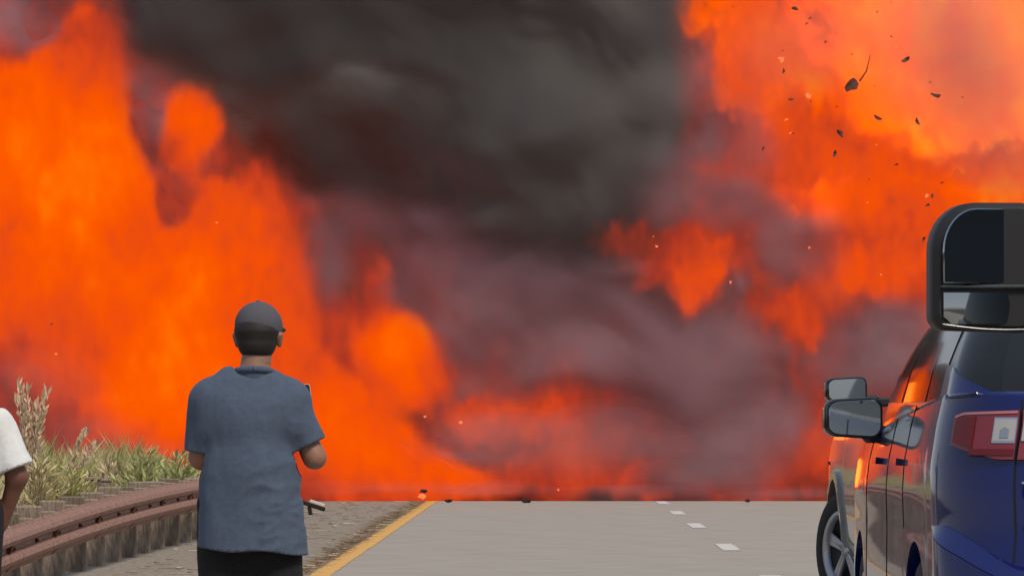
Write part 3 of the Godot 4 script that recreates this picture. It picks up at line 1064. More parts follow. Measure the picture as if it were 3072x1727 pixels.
func build_man() -> void:
	var t := thing("person", Vector3(-1.262, 0, -27.8), "man from behind in a slate blue short sleeved shirt and dark cap, filming the fire", "person")
	var head := Vector3(.044, 1.565, -.045)
	var face := Vector3(.22, .03, -1)
	var ls := Vector3(-.168, 1.300, -.005)
	var rs := Vector3(.170, 1.288, -.005)
	var le := Vector3(-.196, 1.06, -.03)
	var re := Vector3(.282, 1.060, -.005)
	var lw := Vector3(-.10, 1.17, -.235)
	var rw := Vector3(.190, 1.215, -.215)
	var torso := [[Vector3(0.012, .84, 0), Vector3(.010, 1.0, 0), .158, .168, 1.3], [Vector3(.010, 1.0, 0), Vector3(0, 1.20, 0), .168, .170, 1.32],
		[Vector3(-.075, 1.22, .0), Vector3(.075, 1.21, .0), .125, .125, 1.25], [Vector3(-.12, 1.295, .005), Vector3(.125, 1.285, .005), .074, .074, 1.0],
		[Vector3(-.06, 1.37, .0), Vector3(.08, 1.365, .0), .055, .055, 1.0]]
	var neck := [[Vector3(.022, 1.36, .0), Vector3(.040, 1.52, -.03), .066, .060]]
	var arms := [[ls, le, .058, .046], [rs, re, .060, .043], [le, lw, .046, .030], [re, rw, .044, .030]]
	var legs := [[Vector3(-.10, .86, 0), Vector3(-.115, .47, -.015), .098, .060], [Vector3(.115, .86, 0), Vector3(.135, .47, -.015), .098, .060], [Vector3(-.115, .47, -.015), Vector3(-.13, .09, .02), .062, .042], [Vector3(.135, .47, -.015), Vector3(.15, .09, .02), .062, .042],
		[Vector3(-.13, .05, .04), Vector3(-.145, .035, -.13), .045, .035], [Vector3(.15, .05, .04), Vector3(.165, .035, -.13), .045, .035]]
	var skin := nets(torso + neck + arms + legs, .013, .035, no_cut)
	var hands := nets(hand_prims(lw, Vector3(.45, .35, -.35), Vector3(.3, .3, 1), Vector3(-.2, 1, -.2), .9) + [[lw.lerp(le, .12), lw, .031, .029]]
		+ hand_prims(rw, Vector3(-.02, .7, -.45), Vector3(-.2, .3, -.6), Vector3(-1, .1, 0), .55) + [[rw.lerp(re, .12), rw, .031, .029]], .005, .012, no_cut)
	part("body", joined([skin, nets(head_prims(head, face) + [[Vector3(.036, 1.46, -.02), Vector3(.042, 1.53, -.035), .062, .062]], .006, .022, no_cut), hands]), M.skin, t)
	eyes(head, face, t)
	var fold := FastNoiseLite.new()
	fold.seed = 12; fold.frequency = 3.6; fold.fractal_octaves = 2
	fold.fractal_type = FastNoiseLite.FRACTAL_RIDGED
	var drape := FastNoiseLite.new()
	drape.seed = 13; drape.frequency = 3.2
	var sl := ls.lerp(le, .90)
	var sr := rs.lerp(re, .78)
	var shirt := torso + [[Vector3(.012, .66, 0.01), Vector3(.010, .98, 0), .187, .178, 1.22], [Vector3(.118, .62, 0.02), Vector3(.075, .95, 0), .135, .115, 1.1], [Vector3(-.075, .62, 0.02), Vector3(-.06, .95, 0), .118, .112, 1.1], [ls, sl, .058, .058], [rs, sr, .062, .062], [Vector3(.17, 1.22, 0), Vector3(.19, 1.30, 0), .075, .06]]
	part("shirt", nets(shirt, .0085, .05, func(p: Vector3, d: float) -> float:
		# creases: drag lines running down and across from the right armpit, bunching above the hem on the right
		var across := Vector3(p.x * .9 + p.y * .75, p.y * 1.5 - p.x * .8, p.z * .5)
		var pull := smoothstep(-.15, .15, p.x) * (.35 + .65 * smoothstep(1.25, .75, p.y))
		d -= fold.get_noise_3dv(across) * .013 * pull + drape.get_noise_3d(p.x * 1.1, p.y * .5, p.z * 1.1) * .016 - .005
		d = maxf(d, .668 - .05 * p.x - p.y + .006 * sin(p.x * 22.0))
		# sleeves end square, the neck stays open
		if p.x < -.15 and p.distance_to(Geometry3D.get_closest_point_to_segment(p, sl, le)) < .093: d = maxf(d, (p - sl).dot((le - ls).normalized()))
		if p.x > .17 and p.distance_to(Geometry3D.get_closest_point_to_segment(p, sr, re)) < .10: d = maxf(d, (p - sr).dot((re - rs).normalized()))
		return maxf(d, p.y - 1.415 - .25 * absf(p.x - .02) if absf(p.x - .02) < .08 else d), .020), M.shirt, t)
	var ring := []
	var radii := []
	for k in 25:
		var a := TAU * k / 24
		ring.append(Vector3(.026 + sin(a) * .078, 1.418 + .012 * cos(a), .0 + cos(a) * .072))
		radii.append(.014)
	var collar := part("collar", tube(ring, radii, 10), M.shirt, t)
	collar.scale = Vector3(1, 1.0, 1)
	part("collar_stand", nets([[Vector3(.026, 1.405, .0), Vector3(.030, 1.432, -.004), .080, .074, 1.08]], .007, .02, func(p: Vector3, d: float) -> float: return maxf(d, p.y - 1.437), 0.0), M.shirt, t)
	var tl := []
	for l in legs.slice(0, 4): tl.append(l)
	part("trousers", nets(tl + [[Vector3(.012, .80, 0), Vector3(.010, .92, 0), .155, .155, 1.28], [Vector3(.12, .74, .0), Vector3(.13, .55, 0), .09, .085], [Vector3(.01, .76, .0), Vector3(.01, .58, 0), .10, .085], [Vector3(-.09, .76, 0), Vector3(-.10, .55, 0), .095, .085]], .012, .04, func(p: Vector3, d: float) -> float:
		return maxf(maxf(d, p.y - .95), .07 - p.y) - drape.get_noise_3d(p.x, p.y * 2.0, p.z) * .006, .014), M.trousers, t)
	for f in legs.slice(4, 6): part("shoe", nets([f, [f[0] + Vector3(0, .03, .0), f[0] - Vector3(0, 0, .02), .044, .044]], .010, .03, func(p: Vector3, d: float) -> float: return maxf(d, .002 - p.y), .010), M.shoe, t)
	# hair below the cap, the cap with its button and peak
	part("hair", nets([[head + Vector3(0, .020, 0) - face.normalized() * .024, head + Vector3(0, -.018, 0) - face.normalized() * .026, .097, .084]], .007, .02, func(p: Vector3, d: float) -> float:
		return maxf(d, maxf((p - head).dot(face.normalized()) - .03, head.y - .078 - p.y))), M.hair, t)
	var f := face.normalized()
	part("cap", nets([[head + Vector3(0, .050, .012), head + Vector3(0, .046, .012) + f * .035, .100, .094]], .006, .03, func(p: Vector3, d: float) -> float:
		var q := p - head
		var back := -q.dot(f)
		d = maxf(d, .012 - q.y + .012 * smoothstep(.0, .09, back))
		return d), M.cap, t)
	var peak := part("cap_peak", slab(rounded(.17, .12, .055), .008, .003), M.cap, t, head + f * .125 + Vector3(0, .035, 0))
	peak.rotation = Vector3(-PI / 2 - .18, atan2(-f.x, -f.z), 0)
	var button := SphereMesh.new()
	button.radius = .009; button.height = .012; button.radial_segments = 12; button.rings = 6
	part("cap_button", button, M.cap, t, head + Vector3(0, .150, .006))
	var clip := part("belt_pouch", chamfer_box(Vector3(.045, .075, .06), .012), M.black_plastic, t, Vector3(.212, .735, .03))
	clip.rotation.z = .2
	# what he films with
	var ph := thing("phone", t.position + Vector3(.180, 1.325, -.300), "dark phone held up before the man, its pale corner beyond his right shoulder", "phone")
	ph.rotation = Vector3(-.15, .15, .12)
	part("shell", slab(rounded(.150, .074, .010), .009, .003), M.black_gloss, ph)
	part("pale_case_edge", slab(rounded(.154, .078, .011), .005, .002), M.pale_wood, ph, Vector3(0, 0, -.003))

func build_bystander() -> void:
	var t := thing("person", Vector3(-2.73, 0, -30.8), "person in a white T shirt cut off by the left edge, one brown arm hanging", "person")
	var head := Vector3(.0, 1.44, -.03)
	var face := Vector3(-.2, 0, -1)
	var rs := Vector3(.165, 1.20, 0)
	var re := Vector3(.262, .955, .015)
	var rw := Vector3(.190, .735, -.035)
	var ls := Vector3(-.165, 1.20, 0)
	var le := Vector3(-.25, .955, .03)
	var lw := Vector3(-.20, .74, -.03)
	var torso := [[Vector3(0, .76, 0), Vector3(0, .95, 0), .15, .155, 1.25], [Vector3(0, .95, 0), Vector3(0, 1.10, 0), .155, .155, 1.25], [Vector3(-.12, 1.19, 0), Vector3(.12, 1.19, 0), .075, .075, 1.0]]
	var arms := [[ls, le, .056, .044], [rs, re, .056, .046], [le, lw, .044, .028], [re, rw, .047, .029]]
	var legs := [[Vector3(-.095, .78, 0), Vector3(-.11, .42, -.01), .092, .056], [Vector3(.095, .78, 0), Vector3(.11, .42, -.01), .092, .056], [Vector3(-.11, .42, -.01), Vector3(-.12, .08, .02), .058, .04], [Vector3(.11, .42, -.01), Vector3(.12, .08, .02), .058, .04],
		[Vector3(-.12, .045, .03), Vector3(-.13, .035, -.12), .042, .034], [Vector3(.12, .045, .03), Vector3(.13, .035, -.12), .042, .034]]
	var skin := nets(torso + arms + legs + [[Vector3(0, 1.24, 0), Vector3(0, 1.40, -.02), .058, .054]], .013, .035, no_cut)
	var hands := nets(hand_prims(rw, Vector3(-.35, -.8, -.1), Vector3(-1, 0, .2), Vector3(.1, -.2, -1), .7) + [[rw.lerp(re, .12), rw, .030, .028]]
		+ hand_prims(lw, Vector3(.2, -.9, -.1), Vector3(1, 0, 0), Vector3(0, -.2, -1), .6) + [[lw.lerp(le, .12), lw, .029, .027]], .005, .012, no_cut)
	part("body", joined([skin, nets(head_prims(head, face), .007, .022, no_cut), hands]), M.skin_brown, t)
	eyes(head, face, t)
	part("hair", nets([[head + Vector3(0, .03, .015), head + Vector3(0, .0, .02), .098, .09]], .009, .02, func(p: Vector3, d: float) -> float: return maxf(d, maxf((p - head).dot(face.normalized()) - .045, head.y - .07 - p.y))), M.hair, t)
	var drape := FastNoiseLite.new()
	drape.seed = 15; drape.frequency = 4.0
	var sr := rs.lerp(re, .86)
	var sl := ls.lerp(le, .86)
	part("shirt", nets(torso + [[Vector3(0, .64, 0), Vector3(0, .94, 0), .168, .165, 1.2], [rs, sr, .066, .082], [ls, sl, .066, .082]], .009, .05, func(p: Vector3, d: float) -> float:
		d -= drape.get_noise_3d(p.x, p.y * .8, p.z) * .014
		d = maxf(d, .68 - p.y)
		if p.x > .16 and p.y < sr.y + .08: d = maxf(d, (p - sr).dot((re - rs).normalized()))
		if p.x < -.16 and p.y < sl.y + .08: d = maxf(d, (p - sl).dot((le - ls).normalized()))
		return maxf(d, p.y - 1.275), .018), M.white_shirt, t)
	part("trousers", nets(legs.slice(0, 4) + [[Vector3(0, .72, 0), Vector3(0, .84, 0), .155, .155, 1.22]], .013, .04, func(p: Vector3, d: float) -> float: return maxf(maxf(d, p.y - .86), .07 - p.y), .016), M.trousers, t)
	for f in legs.slice(4, 6): part("shoe", nets([f, [f[0] + Vector3(0, .03, 0), f[0] - Vector3(0, 0, .02), .042, .042]], .011, .03, func(p: Vector3, d: float) -> float: return maxf(d, .002 - p.y), .010), M.shoe, t)

# ---------------------------------------------------------------- fire
# A body of flame is several glowing sheets of burning gas, one behind the other, each billowing in depth. Where the gas is
# thick and how hot it is come from the blobs [x, y, half width, half height, heat, strength], torn by noise.
func flame(called: String, label: String, depth: float, blobs: Array, sheets := 3, thick := 2.4, warp := .5, fine := .12, cell := .06, brightness := 1.0) -> Node3D:
	var lo := Vector2.INF
	var hi := -Vector2.INF
	for b in blobs:
		var r: float = maxf(b[2], b[3]) * 1.9 + warp
		lo = lo.min(Vector2(b[0] - r, b[1] - r))
		hi = hi.max(Vector2(b[0] + r, b[1] + r))
	lo.y = maxf(lo.y, land(0, depth, false) - .1)
	var t := thing(called, Vector3((lo.x + hi.x) / 2, lo.y, -depth), label, "flame")
	t.set_meta("kind", "stuff")
	var ramp := Gradient.new()
	ramp.offsets = PackedFloat32Array([0.0, .25, .5, .75, .95, 1.25])
	ramp.colors = PackedColorArray([Color8(112, 50, 42), Color8(172, 58, 40), Color8(222, 74, 32), Color8(245, 82, 16), Color8(255, 91, 0), Color8(255, 122, 14)])
	var big := FastNoiseLite.new()
	big.seed = 7; big.frequency = .42; big.fractal_octaves = 3
	var small := FastNoiseLite.new()
	small.seed = 8; small.frequency = 1.5; small.fractal_octaves = 3
	var bright: StandardMaterial3D = M.flame.duplicate()
	bright.albedo_color = lin(brightness, brightness, brightness)
	var tatter := FastNoiseLite.new()
	tatter.seed = 18; tatter.frequency = 3.6; tatter.fractal_octaves = 2
	for L in sheets:
		var back := (float(L) / maxf(sheets - 1, 1) - .5) * 2.0
		var nx := int((hi.x - lo.x) / cell) + 1
		var ny := int((hi.y - lo.y) / cell) + 1
		var verts := PackedVector3Array()
		var cols := PackedColorArray()
		var index := PackedInt32Array()
		var shown := PackedByteArray()
		for j in ny + 1:
			for i in nx + 1:
				var x := lo.x + i * cell
				var y := lo.y + j * cell
				var z := L * 3.1 + depth
				var wx := x + big.get_noise_3d(x, y * .7, z) * warp + small.get_noise_3d(x, y * .6, z) * fine
				var wy := y + big.get_noise_3d(x + 90, y * .7, z) * warp * 1.4 + small.get_noise_3d(x + 50, y * .6, z) * fine * 1.8
				var v := 0.0
				var hot := 0.0
				var gain := 0.0
				for b in blobs:
					var dx: float = (wx - b[0]) / b[2]
					var dy: float = (wy - b[1]) / b[3]
					if b.size() > 6:
						var c := cos(b[6] as float)
						var s := sin(b[6] as float)
						var ex: float = wx - b[0]
						var ey: float = wy - b[1]
						dx = (ex * c + ey * s) / b[2]
						dy = (ey * c - ex * s) / b[3]
					var q: float = dx * dx + dy * dy
					if q < 3.6:
						var f: float = b[5] * exp(-q * 1.3) - .0
						v += f
						if f > 0: hot += f * b[4]
						gain += maxf(f, 0)
				var n := small.get_noise_3d(x * .8 + 20, y * .5, z + 4) + .6 * tatter.get_noise_3d(x + 7, y * .55, z)
				hot = hot / (gain + .02) + n * .19 + big.get_noise_3d(x * 1.4, y, z + 60) * .22 + (v - .6) * .10
				v = maxf(v, 0) * (1.0 + n * .45)
				var a := smoothstep(.05, .80, v)
				var c := ramp.sample(clampf(hot, 0, 1.25))
				c.a = a * (.9 if sheets < 3 else .84)
				shown.append(1 if a > .004 else 0)
				cols.append(c)
				var bulge := minf(v, 1.2) * (-back * .5 + .0) * thick * .5
				verts.append(Vector3(x, y, -depth - back * thick * .5 + bulge + big.get_noise_3d(x * .8, y * .8, z + 30) * thick * .45) - t.position)
		var w := nx + 1
		for j in ny:
			for i in nx:
				var a := j * w + i
				if shown[a] + shown[a + 1] + shown[a + w] + shown[a + w + 1] == 0: continue
				index.append_array([a, a + w, a + 1, a + 1, a + w, a + w + 1])
		var arrays := []
		arrays.resize(Mesh.ARRAY_MAX)
		arrays[Mesh.ARRAY_VERTEX] = verts
		arrays[Mesh.ARRAY_COLOR] = cols
		arrays[Mesh.ARRAY_INDEX] = index
		var m := ArrayMesh.new()
		m.add_surface_from_arrays(Mesh.PRIMITIVE_TRIANGLES, arrays)
		part("flame_sheet", m, M.flame if brightness == 1.0 else bright, t)
	return t

func flame_light(at: Vector3, energy: float, size: float) -> void:
	var l := OmniLight3D.new()
	l.name = numbered("flame_light")
	l.position = at
	l.light_color = Color(1.0, .42, .12)
	l.light_energy = energy
	l.light_size = size
	l.omni_range = 140
	l.omni_attenuation = 2
	l.shadow_enabled = true
	add_child(l)

func build_fire() -> void:
	# deep glow at the back, seen where the smoke thins
	flame("deep_fire_glow", "dull red glow of fire deep behind the smoke across the whole road", 121.0, [
		[-5.292, 3.857, 2.759, 3.049, 0.2, 0.7],
		[-2.388, 3.422, 2.178, 2.614, 0.14, 0.45],
		[-0.211, 1.824, 2.759, 1.597, 0.25, 0.6],
		[2.33, 1.316, 3.049, 1.452, 0.22, 0.6],
		[4.871, 1.316, 2.323, 1.67, 0.25, 0.65],
		[4.145, 5.309, 2.178, 1.888, 0.32, 0.7],
		[7.049, 4.873, 2.396, 2.178, 0.45, 0.9],
		[3.419, 7.487, 1.307, 2.323, 0.2, 0.7],
		[5.089, 8.503, 1.597, 1.307, 0.4, 0.9],
		[-9.285, 2.405, 2.178, 1.888, 0.25, 0.9],
		[-12.552, 2.405, 2.541, 1.888, 0.25, 0.9],
		[-12.189, 5.309, 2.323, 2.541, 0.3, 0.8],
		[11.042, 2.768, 2.541, 2.178, 0.3, 0.9],
		[-9.285, 5.309, 2.541, 2.904, 0.4, 0.9],
		[-9.431, 8.503, 1.452, 1.089, 0.1, 0.6],
		[-7.107, 6.761, 1.162, 1.888, 0.15, 0.6],
		[-4.349, 5.527, 1.888, 1.307, 0, 0.25]],
		2, 2.5, .6, .12, .08)
	flame("bright_fire_behind_haze", "broad salmon glow of bright fire behind pale smoke at the top right", 119.0, [
		[6.576, 7.74, 2.142, 2.142, 0.85, 1],
		[8.432, 7.526, 2.142, 2.428, 0.95, 1.3],
		[10.717, 6.669, 1.999, 2.57, 0.9, 1.1],
		[7.433, 5.955, 2.428, 1.571, 0.85, 1],
		[5.362, 6.455, 1.571, 1.714, 0.7, 0.7],
		[8.432, 9.239, 2.428, 1.714, 1.2, 1],
		[5.505, 8.383, 1.428, 1.428, 0.7, 0.7]],
		2, 1.6, .3, .10, .08, 1.9)
	flame("left_wall_of_flame", "tall bright orange wall of flame left of the road, behind the man", 113.0, [
		[-8.265, 5.715, 1.153, 1.492, 1.05, 1.1],
		[-9.01, 6.461, 0.814, 0.881, 0.7, 0.9],
		[-7.993, 7.207, 0.542, 0.949, 0.4, 0.75],
		[-7.79, 7.953, 0.305, 0.61, 0.2, 0.55],
		[-7.722, 4.766, 1.085, 0.949, 0.85, 1],
		[-6.082, 6.359, 0.447, 0.542, 0.75, 1.2],
		[-6.366, 5.715, 0.271, 0.475, 0.3, 0.5],
		[-7.383, 3.817, 1.559, 0.949, 0.5, 1],
		[-5.485, 4.631, 0.746, 0.814, 0.5, 1],
		[-5.01, 5.309, 0.19, 0.407, 0.3, 0.7],
		[-5.01, 3.681, 0.712, 1.288, 0.5, 1],
		[-6.163, 3.275, 1.627, 1.017, 1, 1.1],
		[-6.231, 2.122, 1.153, 0.949, 1, 1.15],
		[-8.977, 3.749, 0.576, 0.814, 0.7, 1],
		[-9.078, 3.003, 0.814, 0.814, 0.4, 0.8],
		[-7.858, 2.664, 1.356, 0.814, 0.4, 0.9],
		[-6.976, 1.512, 0.949, 0.746, 0.9, 1],
		[-4.231, 2.325, 0.407, 0.746, 0.5, 0.8],
		[-4.468, 3.275, 0.339, 0.746, 0.3, 0.7],
		[-5.553, 1.241, 1.153, 0.746, 0.75, 1],
		[-8.739, 1.58, 1.22, 0.746, 0.12, 0.7],
		[-7.79, 0.834, 1.492, 0.61, 0.12, 0.8],
		[-6.841, 6.461, 0.244, 0.746, 0, -1],
		[-6.448, 4.902, 0.312, 0.576, 0, -1.1],
		[-9.214, 4.427, 0.542, 0.373, 0, -0.6],
		[-7.993, 4.02, 0.475, 0.271, 0.2, -0.3],
		[-8.943, 2.597, 0.61, 0.339, 0, -0.3],
		[-5.553, 5.58, 0.407, 0.339, 0, -0.5],
		[-4.604, 4.088, 0.271, 0.407, 0, -0.2],
		[-8.943, 8.021, 0.746, 0.475, 0, -0.5],
		[-5.146, 6.19, 0.339, 0.407, 0, -0.5],
		[-10.231, 4.631, 1.017, 1.492, 0.8, 1],
		[-11.383, 3.275, 1.22, 1.356, 0.7, 1],
		[-10.163, 2.325, 1.356, 1.085, 0.4, 0.9],
		[-12.197, 1.647, 1.356, 1.085, 0.5, 0.9]],
		4, 2.2, .22, .14)
	flame("low_flame_by_the_verge", "bright orange flame running down along the road edge right of the man's elbow", 109.5, [
		[-3.278, 1.239, 0.788, 0.723, 0.7, 1],
		[-2.753, 0.714, 1.084, 0.473, 0.78, 1.05, -0.45],
		[-1.899, 0.32, 0.985, 0.263, 0.65, 1, -0.25],
		[-3.344, 0.451, 0.985, 0.46, 0.42, 0.9],
		[-2.95, 0.09, 1.708, 0.158, 0.2, 0.8],
		[-3.673, 1.896, 0.328, 0.526, 0.5, 0.7]],
		4, 1.2, .2, .10)
	flame("orange_fireball", "round orange fireball beside the grey smoke, above the end of the yellow line", 111.0, [
		[-2.524, 2.405, 0.586, 0.566, 1.05, 1.2],
		[-2.324, 1.906, 0.599, 0.533, 0.6, 0.9],
		[-2.99, 2.572, 0.333, 0.333, 0.5, 0.6],
		[-2.89, 3.571, 0.266, 0.533, 0.25, 0.7],
		[-3.024, 2.972, 0.4, 0.4, 0.2, 0.55],
		[-3.257, 1.906, 0.466, 0.599, 0.25, 0.6],
		[-1.925, 2.039, 0.366, 0.466, 0.25, 0.5]],
		4, 1.2, .2, .12)
	flame("pink_flame_on_the_road", "hazy pinkish red flames low across the middle of the road", 111.4, [
		[-1.33, 1.24, 0.602, 0.401, 0.4, 0.7],
		[-0.328, 1.374, 0.735, 0.501, 0.36, 0.7],
		[0.341, 1.24, 0.468, 0.802, 0.4, 0.85],
		[0.14, 0.438, 0.869, 0.468, 0.35, 0.7],
		[1.076, 1.106, 0.535, 0.401, 0.3, 0.5],
		[1.21, 0.304, 1.069, 0.267, 0.25, 0.5],
		[0.074, 2.376, 0.334, 0.401, 0.1, 0.35],
		[0.541, 1.975, 0.334, 0.602, 0.12, 0.4],
		[-0.862, 0.304, 1.069, 0.241, 0.3, 0.5],
		[1.878, 1.24, 0.401, 0.401, 0.15, 0.35],
		[-0.595, 0.839, 1.069, 0.174, 0, -0.4],
		[2.146, 0.371, 1.27, 0.307, 0.22, 0.5],
		[3.482, 0.304, 1.003, 0.307, 0.2, 0.45],
		[1.21, 1.775, 0.401, 0.602, 0.2, 0.4]],
		3, 1.4, .26, .16)
	flame("red_flame_by_the_cars", "small red flame at the road's right side above the silver vehicle", 109.5, [
		[4.376, 0.582, 0.361, 0.526, 0.32, 0.7],
		[4.08, 2.094, 0.328, 0.591, 0.28, 0.5],
		[4.408, 1.305, 0.361, 0.526, 0.22, 0.45],
		[5.065, 1.108, 0.657, 0.92, 0.2, 0.5]],
		2, 1.2, .24, .14)
	flame("deep_red_flame", "deep red torn flame in the smoke on the right", 110.6, [
		[1.467, 4.292, 0.73, 0.265, 0.16, 0.65],
		[2.396, 4.16, 0.531, 0.332, 0.3, 0.75],
		[2.528, 3.695, 0.531, 0.425, 0.5, 0.95],
		[2.409, 3.197, 0.252, 0.279, 0.5, 0.7],
		[3.258, 4.226, 0.531, 0.265, 0.22, 0.55],
		[4.055, 3.131, 0.498, 0.319, 0.34, 0.85],
		[4.287, 2.733, 0.252, 0.319, 0.42, 0.75],
		[3.457, 3.363, 0.265, 0.239, 0.15, 0.45],
		[1.599, 3.761, 0.465, 0.239, 0.16, 0.5],
		[5.249, 3.728, 0.438, 0.372, 0.75, 1.1],
		[4.984, 4.027, 0.664, 0.531, 0.36, 0.6],
		[3.125, 3.629, 0.265, 0.332, 0, -0.5]],
		3, 1.2, .22, .22, .05)
	flame("upper_right_flame", "ragged yellow orange ribbon of flame slanting down from the top right", 113.0, [
		[2.787, 8.326, 0.475, 0.305, 0.95, 1],
		[3.329, 7.817, 0.508, 0.441, 0.8, 1],
		[3.736, 7.275, 0.644, 0.475, 0.9, 1],
		[4.414, 6.902, 0.576, 0.298, 1, 1],
		[3.397, 6.97, 0.475, 0.407, 0.55, 0.8],
		[4.549, 6.393, 0.678, 0.407, 0.36, 0.7],
		[4.21, 5.783, 0.949, 0.407, 0.45, 0.7],
		[5.566, 5.715, 1.017, 0.407, 0.55, 0.7],
		[6.041, 5.037, 1.288, 0.339, 0.75, 0.9],
		[7.532, 5.241, 0.678, 0.285, 1.15, 1.3],
		[8.007, 5.241, 0.61, 0.373, 1, 1.2],
		[7.126, 5.512, 1.085, 0.407, 0.7, 0.7],
		[5.905, 4.495, 1.017, 0.373, 0.5, 0.8],
		[6.583, 4.631, 0.678, 0.373, 0.6, 0.8],
		[3.261, 5.512, 0.678, 0.542, 0.3, 0.5],
		[4.617, 8.021, 0.407, 0.271, 0.4, 0.4]],
		4, 1.6, .26, .34, .045)
	for l in [[Vector3(-7.121, 4.276, -110), 5.0, 1.2], [Vector3(-3.075, 0.853, -107), 3.0, .8], [Vector3(6.189, 6.011, -112), 5.0, 1.2]]:
		flame_light(l[0], l[1], l[2])

# ---------------------------------------------------------------- smoke
# Banks of real haze: rows of [x, y, z, half width, half height, density, count]; each puff is a soft bundle of nested lumps.
func smoke(called: String, label: String, albedo: Color, rows: Array, seed_: int, deep := .8, far := false) -> void:
	var t := thing(called, Vector3.ZERO, label, "smoke")
	t.set_meta("kind", "stuff")
	rng.seed = seed_
	for r in rows:
		var n := 1 if far else int(r[6] * 1.7)
		for i in n:
			# lumps of many sizes, the first near the middle of the bank
			var k := 1.0 if far else (rng.randf_range(.62, .85) if i == 0 else rng.randf_range(.34, .70))
			var reach := (1.0 - k) * rng.randf_range(.55, 1.25)
			var way := TAU * (i + rng.randf_range(-.4, .4)) / n
			var c := Vector3(r[0] + cos(way) * reach * r[3], r[1] + sin(way) * reach * r[4], r[2] + rng.randf_range(-1, 1) * deep)
			var size := Vector3(r[3] * 2, r[4] * 2, r[3] + r[4]) * k * Vector3(rng.randf_range(.85, 1.15), rng.randf_range(.85, 1.15), 1)
			var turn := Vector3(rng.randf_range(-.5, .5), rng.randf() * TAU, rng.randf_range(-.6, .6)) if r[3] < r[4] * 2.0 else Vector3.ZERO
			for s in ([[1.0, .85]] if far or (r[2] < -111.2 and r[5] > .2) else [[1.12, .18], [.86, .34], [.58, .48]] if r[5] < .25 else [[1.08, .38], [.70, .62]]):
				var f := FogVolume.new()
				f.name = "smoke_puff"
				f.shape = RenderingServer.FOG_VOLUME_SHAPE_ELLIPSOID
				f.size = size * s[0]
				f.material = fog(albedo, snappedf(r[5] * s[1], .01))
				f.position = c + Vector3(rng.randfn(0, .05), rng.randfn(0, .05), rng.randfn(0, .05)) * r[3] * k
				f.rotation = turn
				t.add_child(f, true)

# Dense smoke that shows its billows: sheets of soot one behind the other, heaped up in depth and lit by sky, sun and fire.
# blobs: [x, y, half width, half height, unused, thickness]
func billows(called: String, label: String, depth: float, soot: StandardMaterial3D, blobs: Array, sheets := 4, thick := 3.0, warp := .45, cell := .07, seed_ := 40, dense := .8) -> void:
	var lo := Vector2.INF
	var hi := -Vector2.INF
	for b in blobs:
		var r: float = maxf(b[2], b[3]) * 1.7 + warp
		lo = lo.min(Vector2(b[0] - r, b[1] - r))
		hi = hi.max(Vector2(b[0] + r, b[1] + r))
	lo.y = maxf(lo.y, land(0, depth, false) - .1)
	var t := thing(called, Vector3((lo.x + hi.x) / 2, lo.y, -depth), label, "smoke")
	t.set_meta("kind", "stuff")
	var big := FastNoiseLite.new()
	big.seed = seed_; big.frequency = .38; big.fractal_octaves = 2
	var lump := FastNoiseLite.new()
	lump.seed = seed_ + 1; lump.frequency = .75; lump.fractal_octaves = 4; lump.fractal_gain = .45
	var puff := FastNoiseLite.new()
	puff.seed = seed_ + 2; puff.frequency = .55; puff.fractal_octaves = 1
	var w := int((hi.x - lo.x) / cell) + 2
	var h := int((hi.y - lo.y) / cell) + 2
	for L in sheets:
		var back := float(L) / maxf(sheets - 1, 1)
		var verts := PackedVector3Array()
		var cols := PackedColorArray()
		var thin := PackedFloat32Array()
		for j in h:
			for i in w:
				var x := lo.x + i * cell
				var y := lo.y + j * cell
				var z := L * .45
				var roll := big.get_noise_3d(x, y, z)
				var curl := lump.get_noise_3d(x + roll * 1.2, y + roll * .8, z)
				var wx := x + roll * warp + curl * .22
				var wy := y + big.get_noise_3d(x + 70, y, z) * warp + lump.get_noise_3d(x, y + 30, z) * .22
				var v := 0.0
				for b in blobs:
					var dx: float = (wx - b[0]) / b[2]
					var dy: float = (wy - b[1]) / b[3]
					var q: float = dx * dx + dy * dy
					if q < 3.2: v += b[5] * exp(-q * 1.5)
				v = maxf(v, 0) * (1.0 + .5 * curl)
				var a := smoothstep(.04, .95, v * (1.0 + .35 * lump.get_noise_3d(x, y, 40.0 + L * 5.0))) * dense
				thin.append(a)
				var tone := 1.0 + .22 * lump.get_noise_3d(x * .6, y * .6, z + 9)
				cols.append(Color(tone, tone, tone, a))
				var heap := (1.0 - back) * (1.0 - exp(-1.3 * v)) * .5 + puff.get_noise_3d(x, y, z) * .27 + roll * .42
				verts.append(Vector3(x, y, -depth - (back - .5) * thick + heap) - t.position)
		var normals := PackedVector3Array()
		var index := PackedInt32Array()
		for j in h:
			for i in w:
				var gx: float = verts[j * w + mini(i + 1, w - 1)].z - verts[j * w + maxi(i - 1, 0)].z
				var gy: float = verts[mini(j + 1, h - 1) * w + i].z - verts[maxi(j - 1, 0) * w + i].z
				normals.append(Vector3(-gx, -gy, 2 * cell).normalized())
				if i == w - 1 or j == h - 1: continue
				var a := j * w + i
				if thin[a] + thin[a + 1] + thin[a + w] + thin[a + w + 1] > .012:
					index.append_array([a, a + w, a + 1, a + 1, a + w, a + w + 1])
		var arrays := []
		arrays.resize(Mesh.ARRAY_MAX)
		arrays[Mesh.ARRAY_VERTEX] = verts
		arrays[Mesh.ARRAY_NORMAL] = normals
		arrays[Mesh.ARRAY_COLOR] = cols
		arrays[Mesh.ARRAY_INDEX] = index
		var m := ArrayMesh.new()
		m.add_surface_from_arrays(Mesh.PRIMITIVE_TRIANGLES, arrays)
		part("smoke_sheet", m, soot, t)

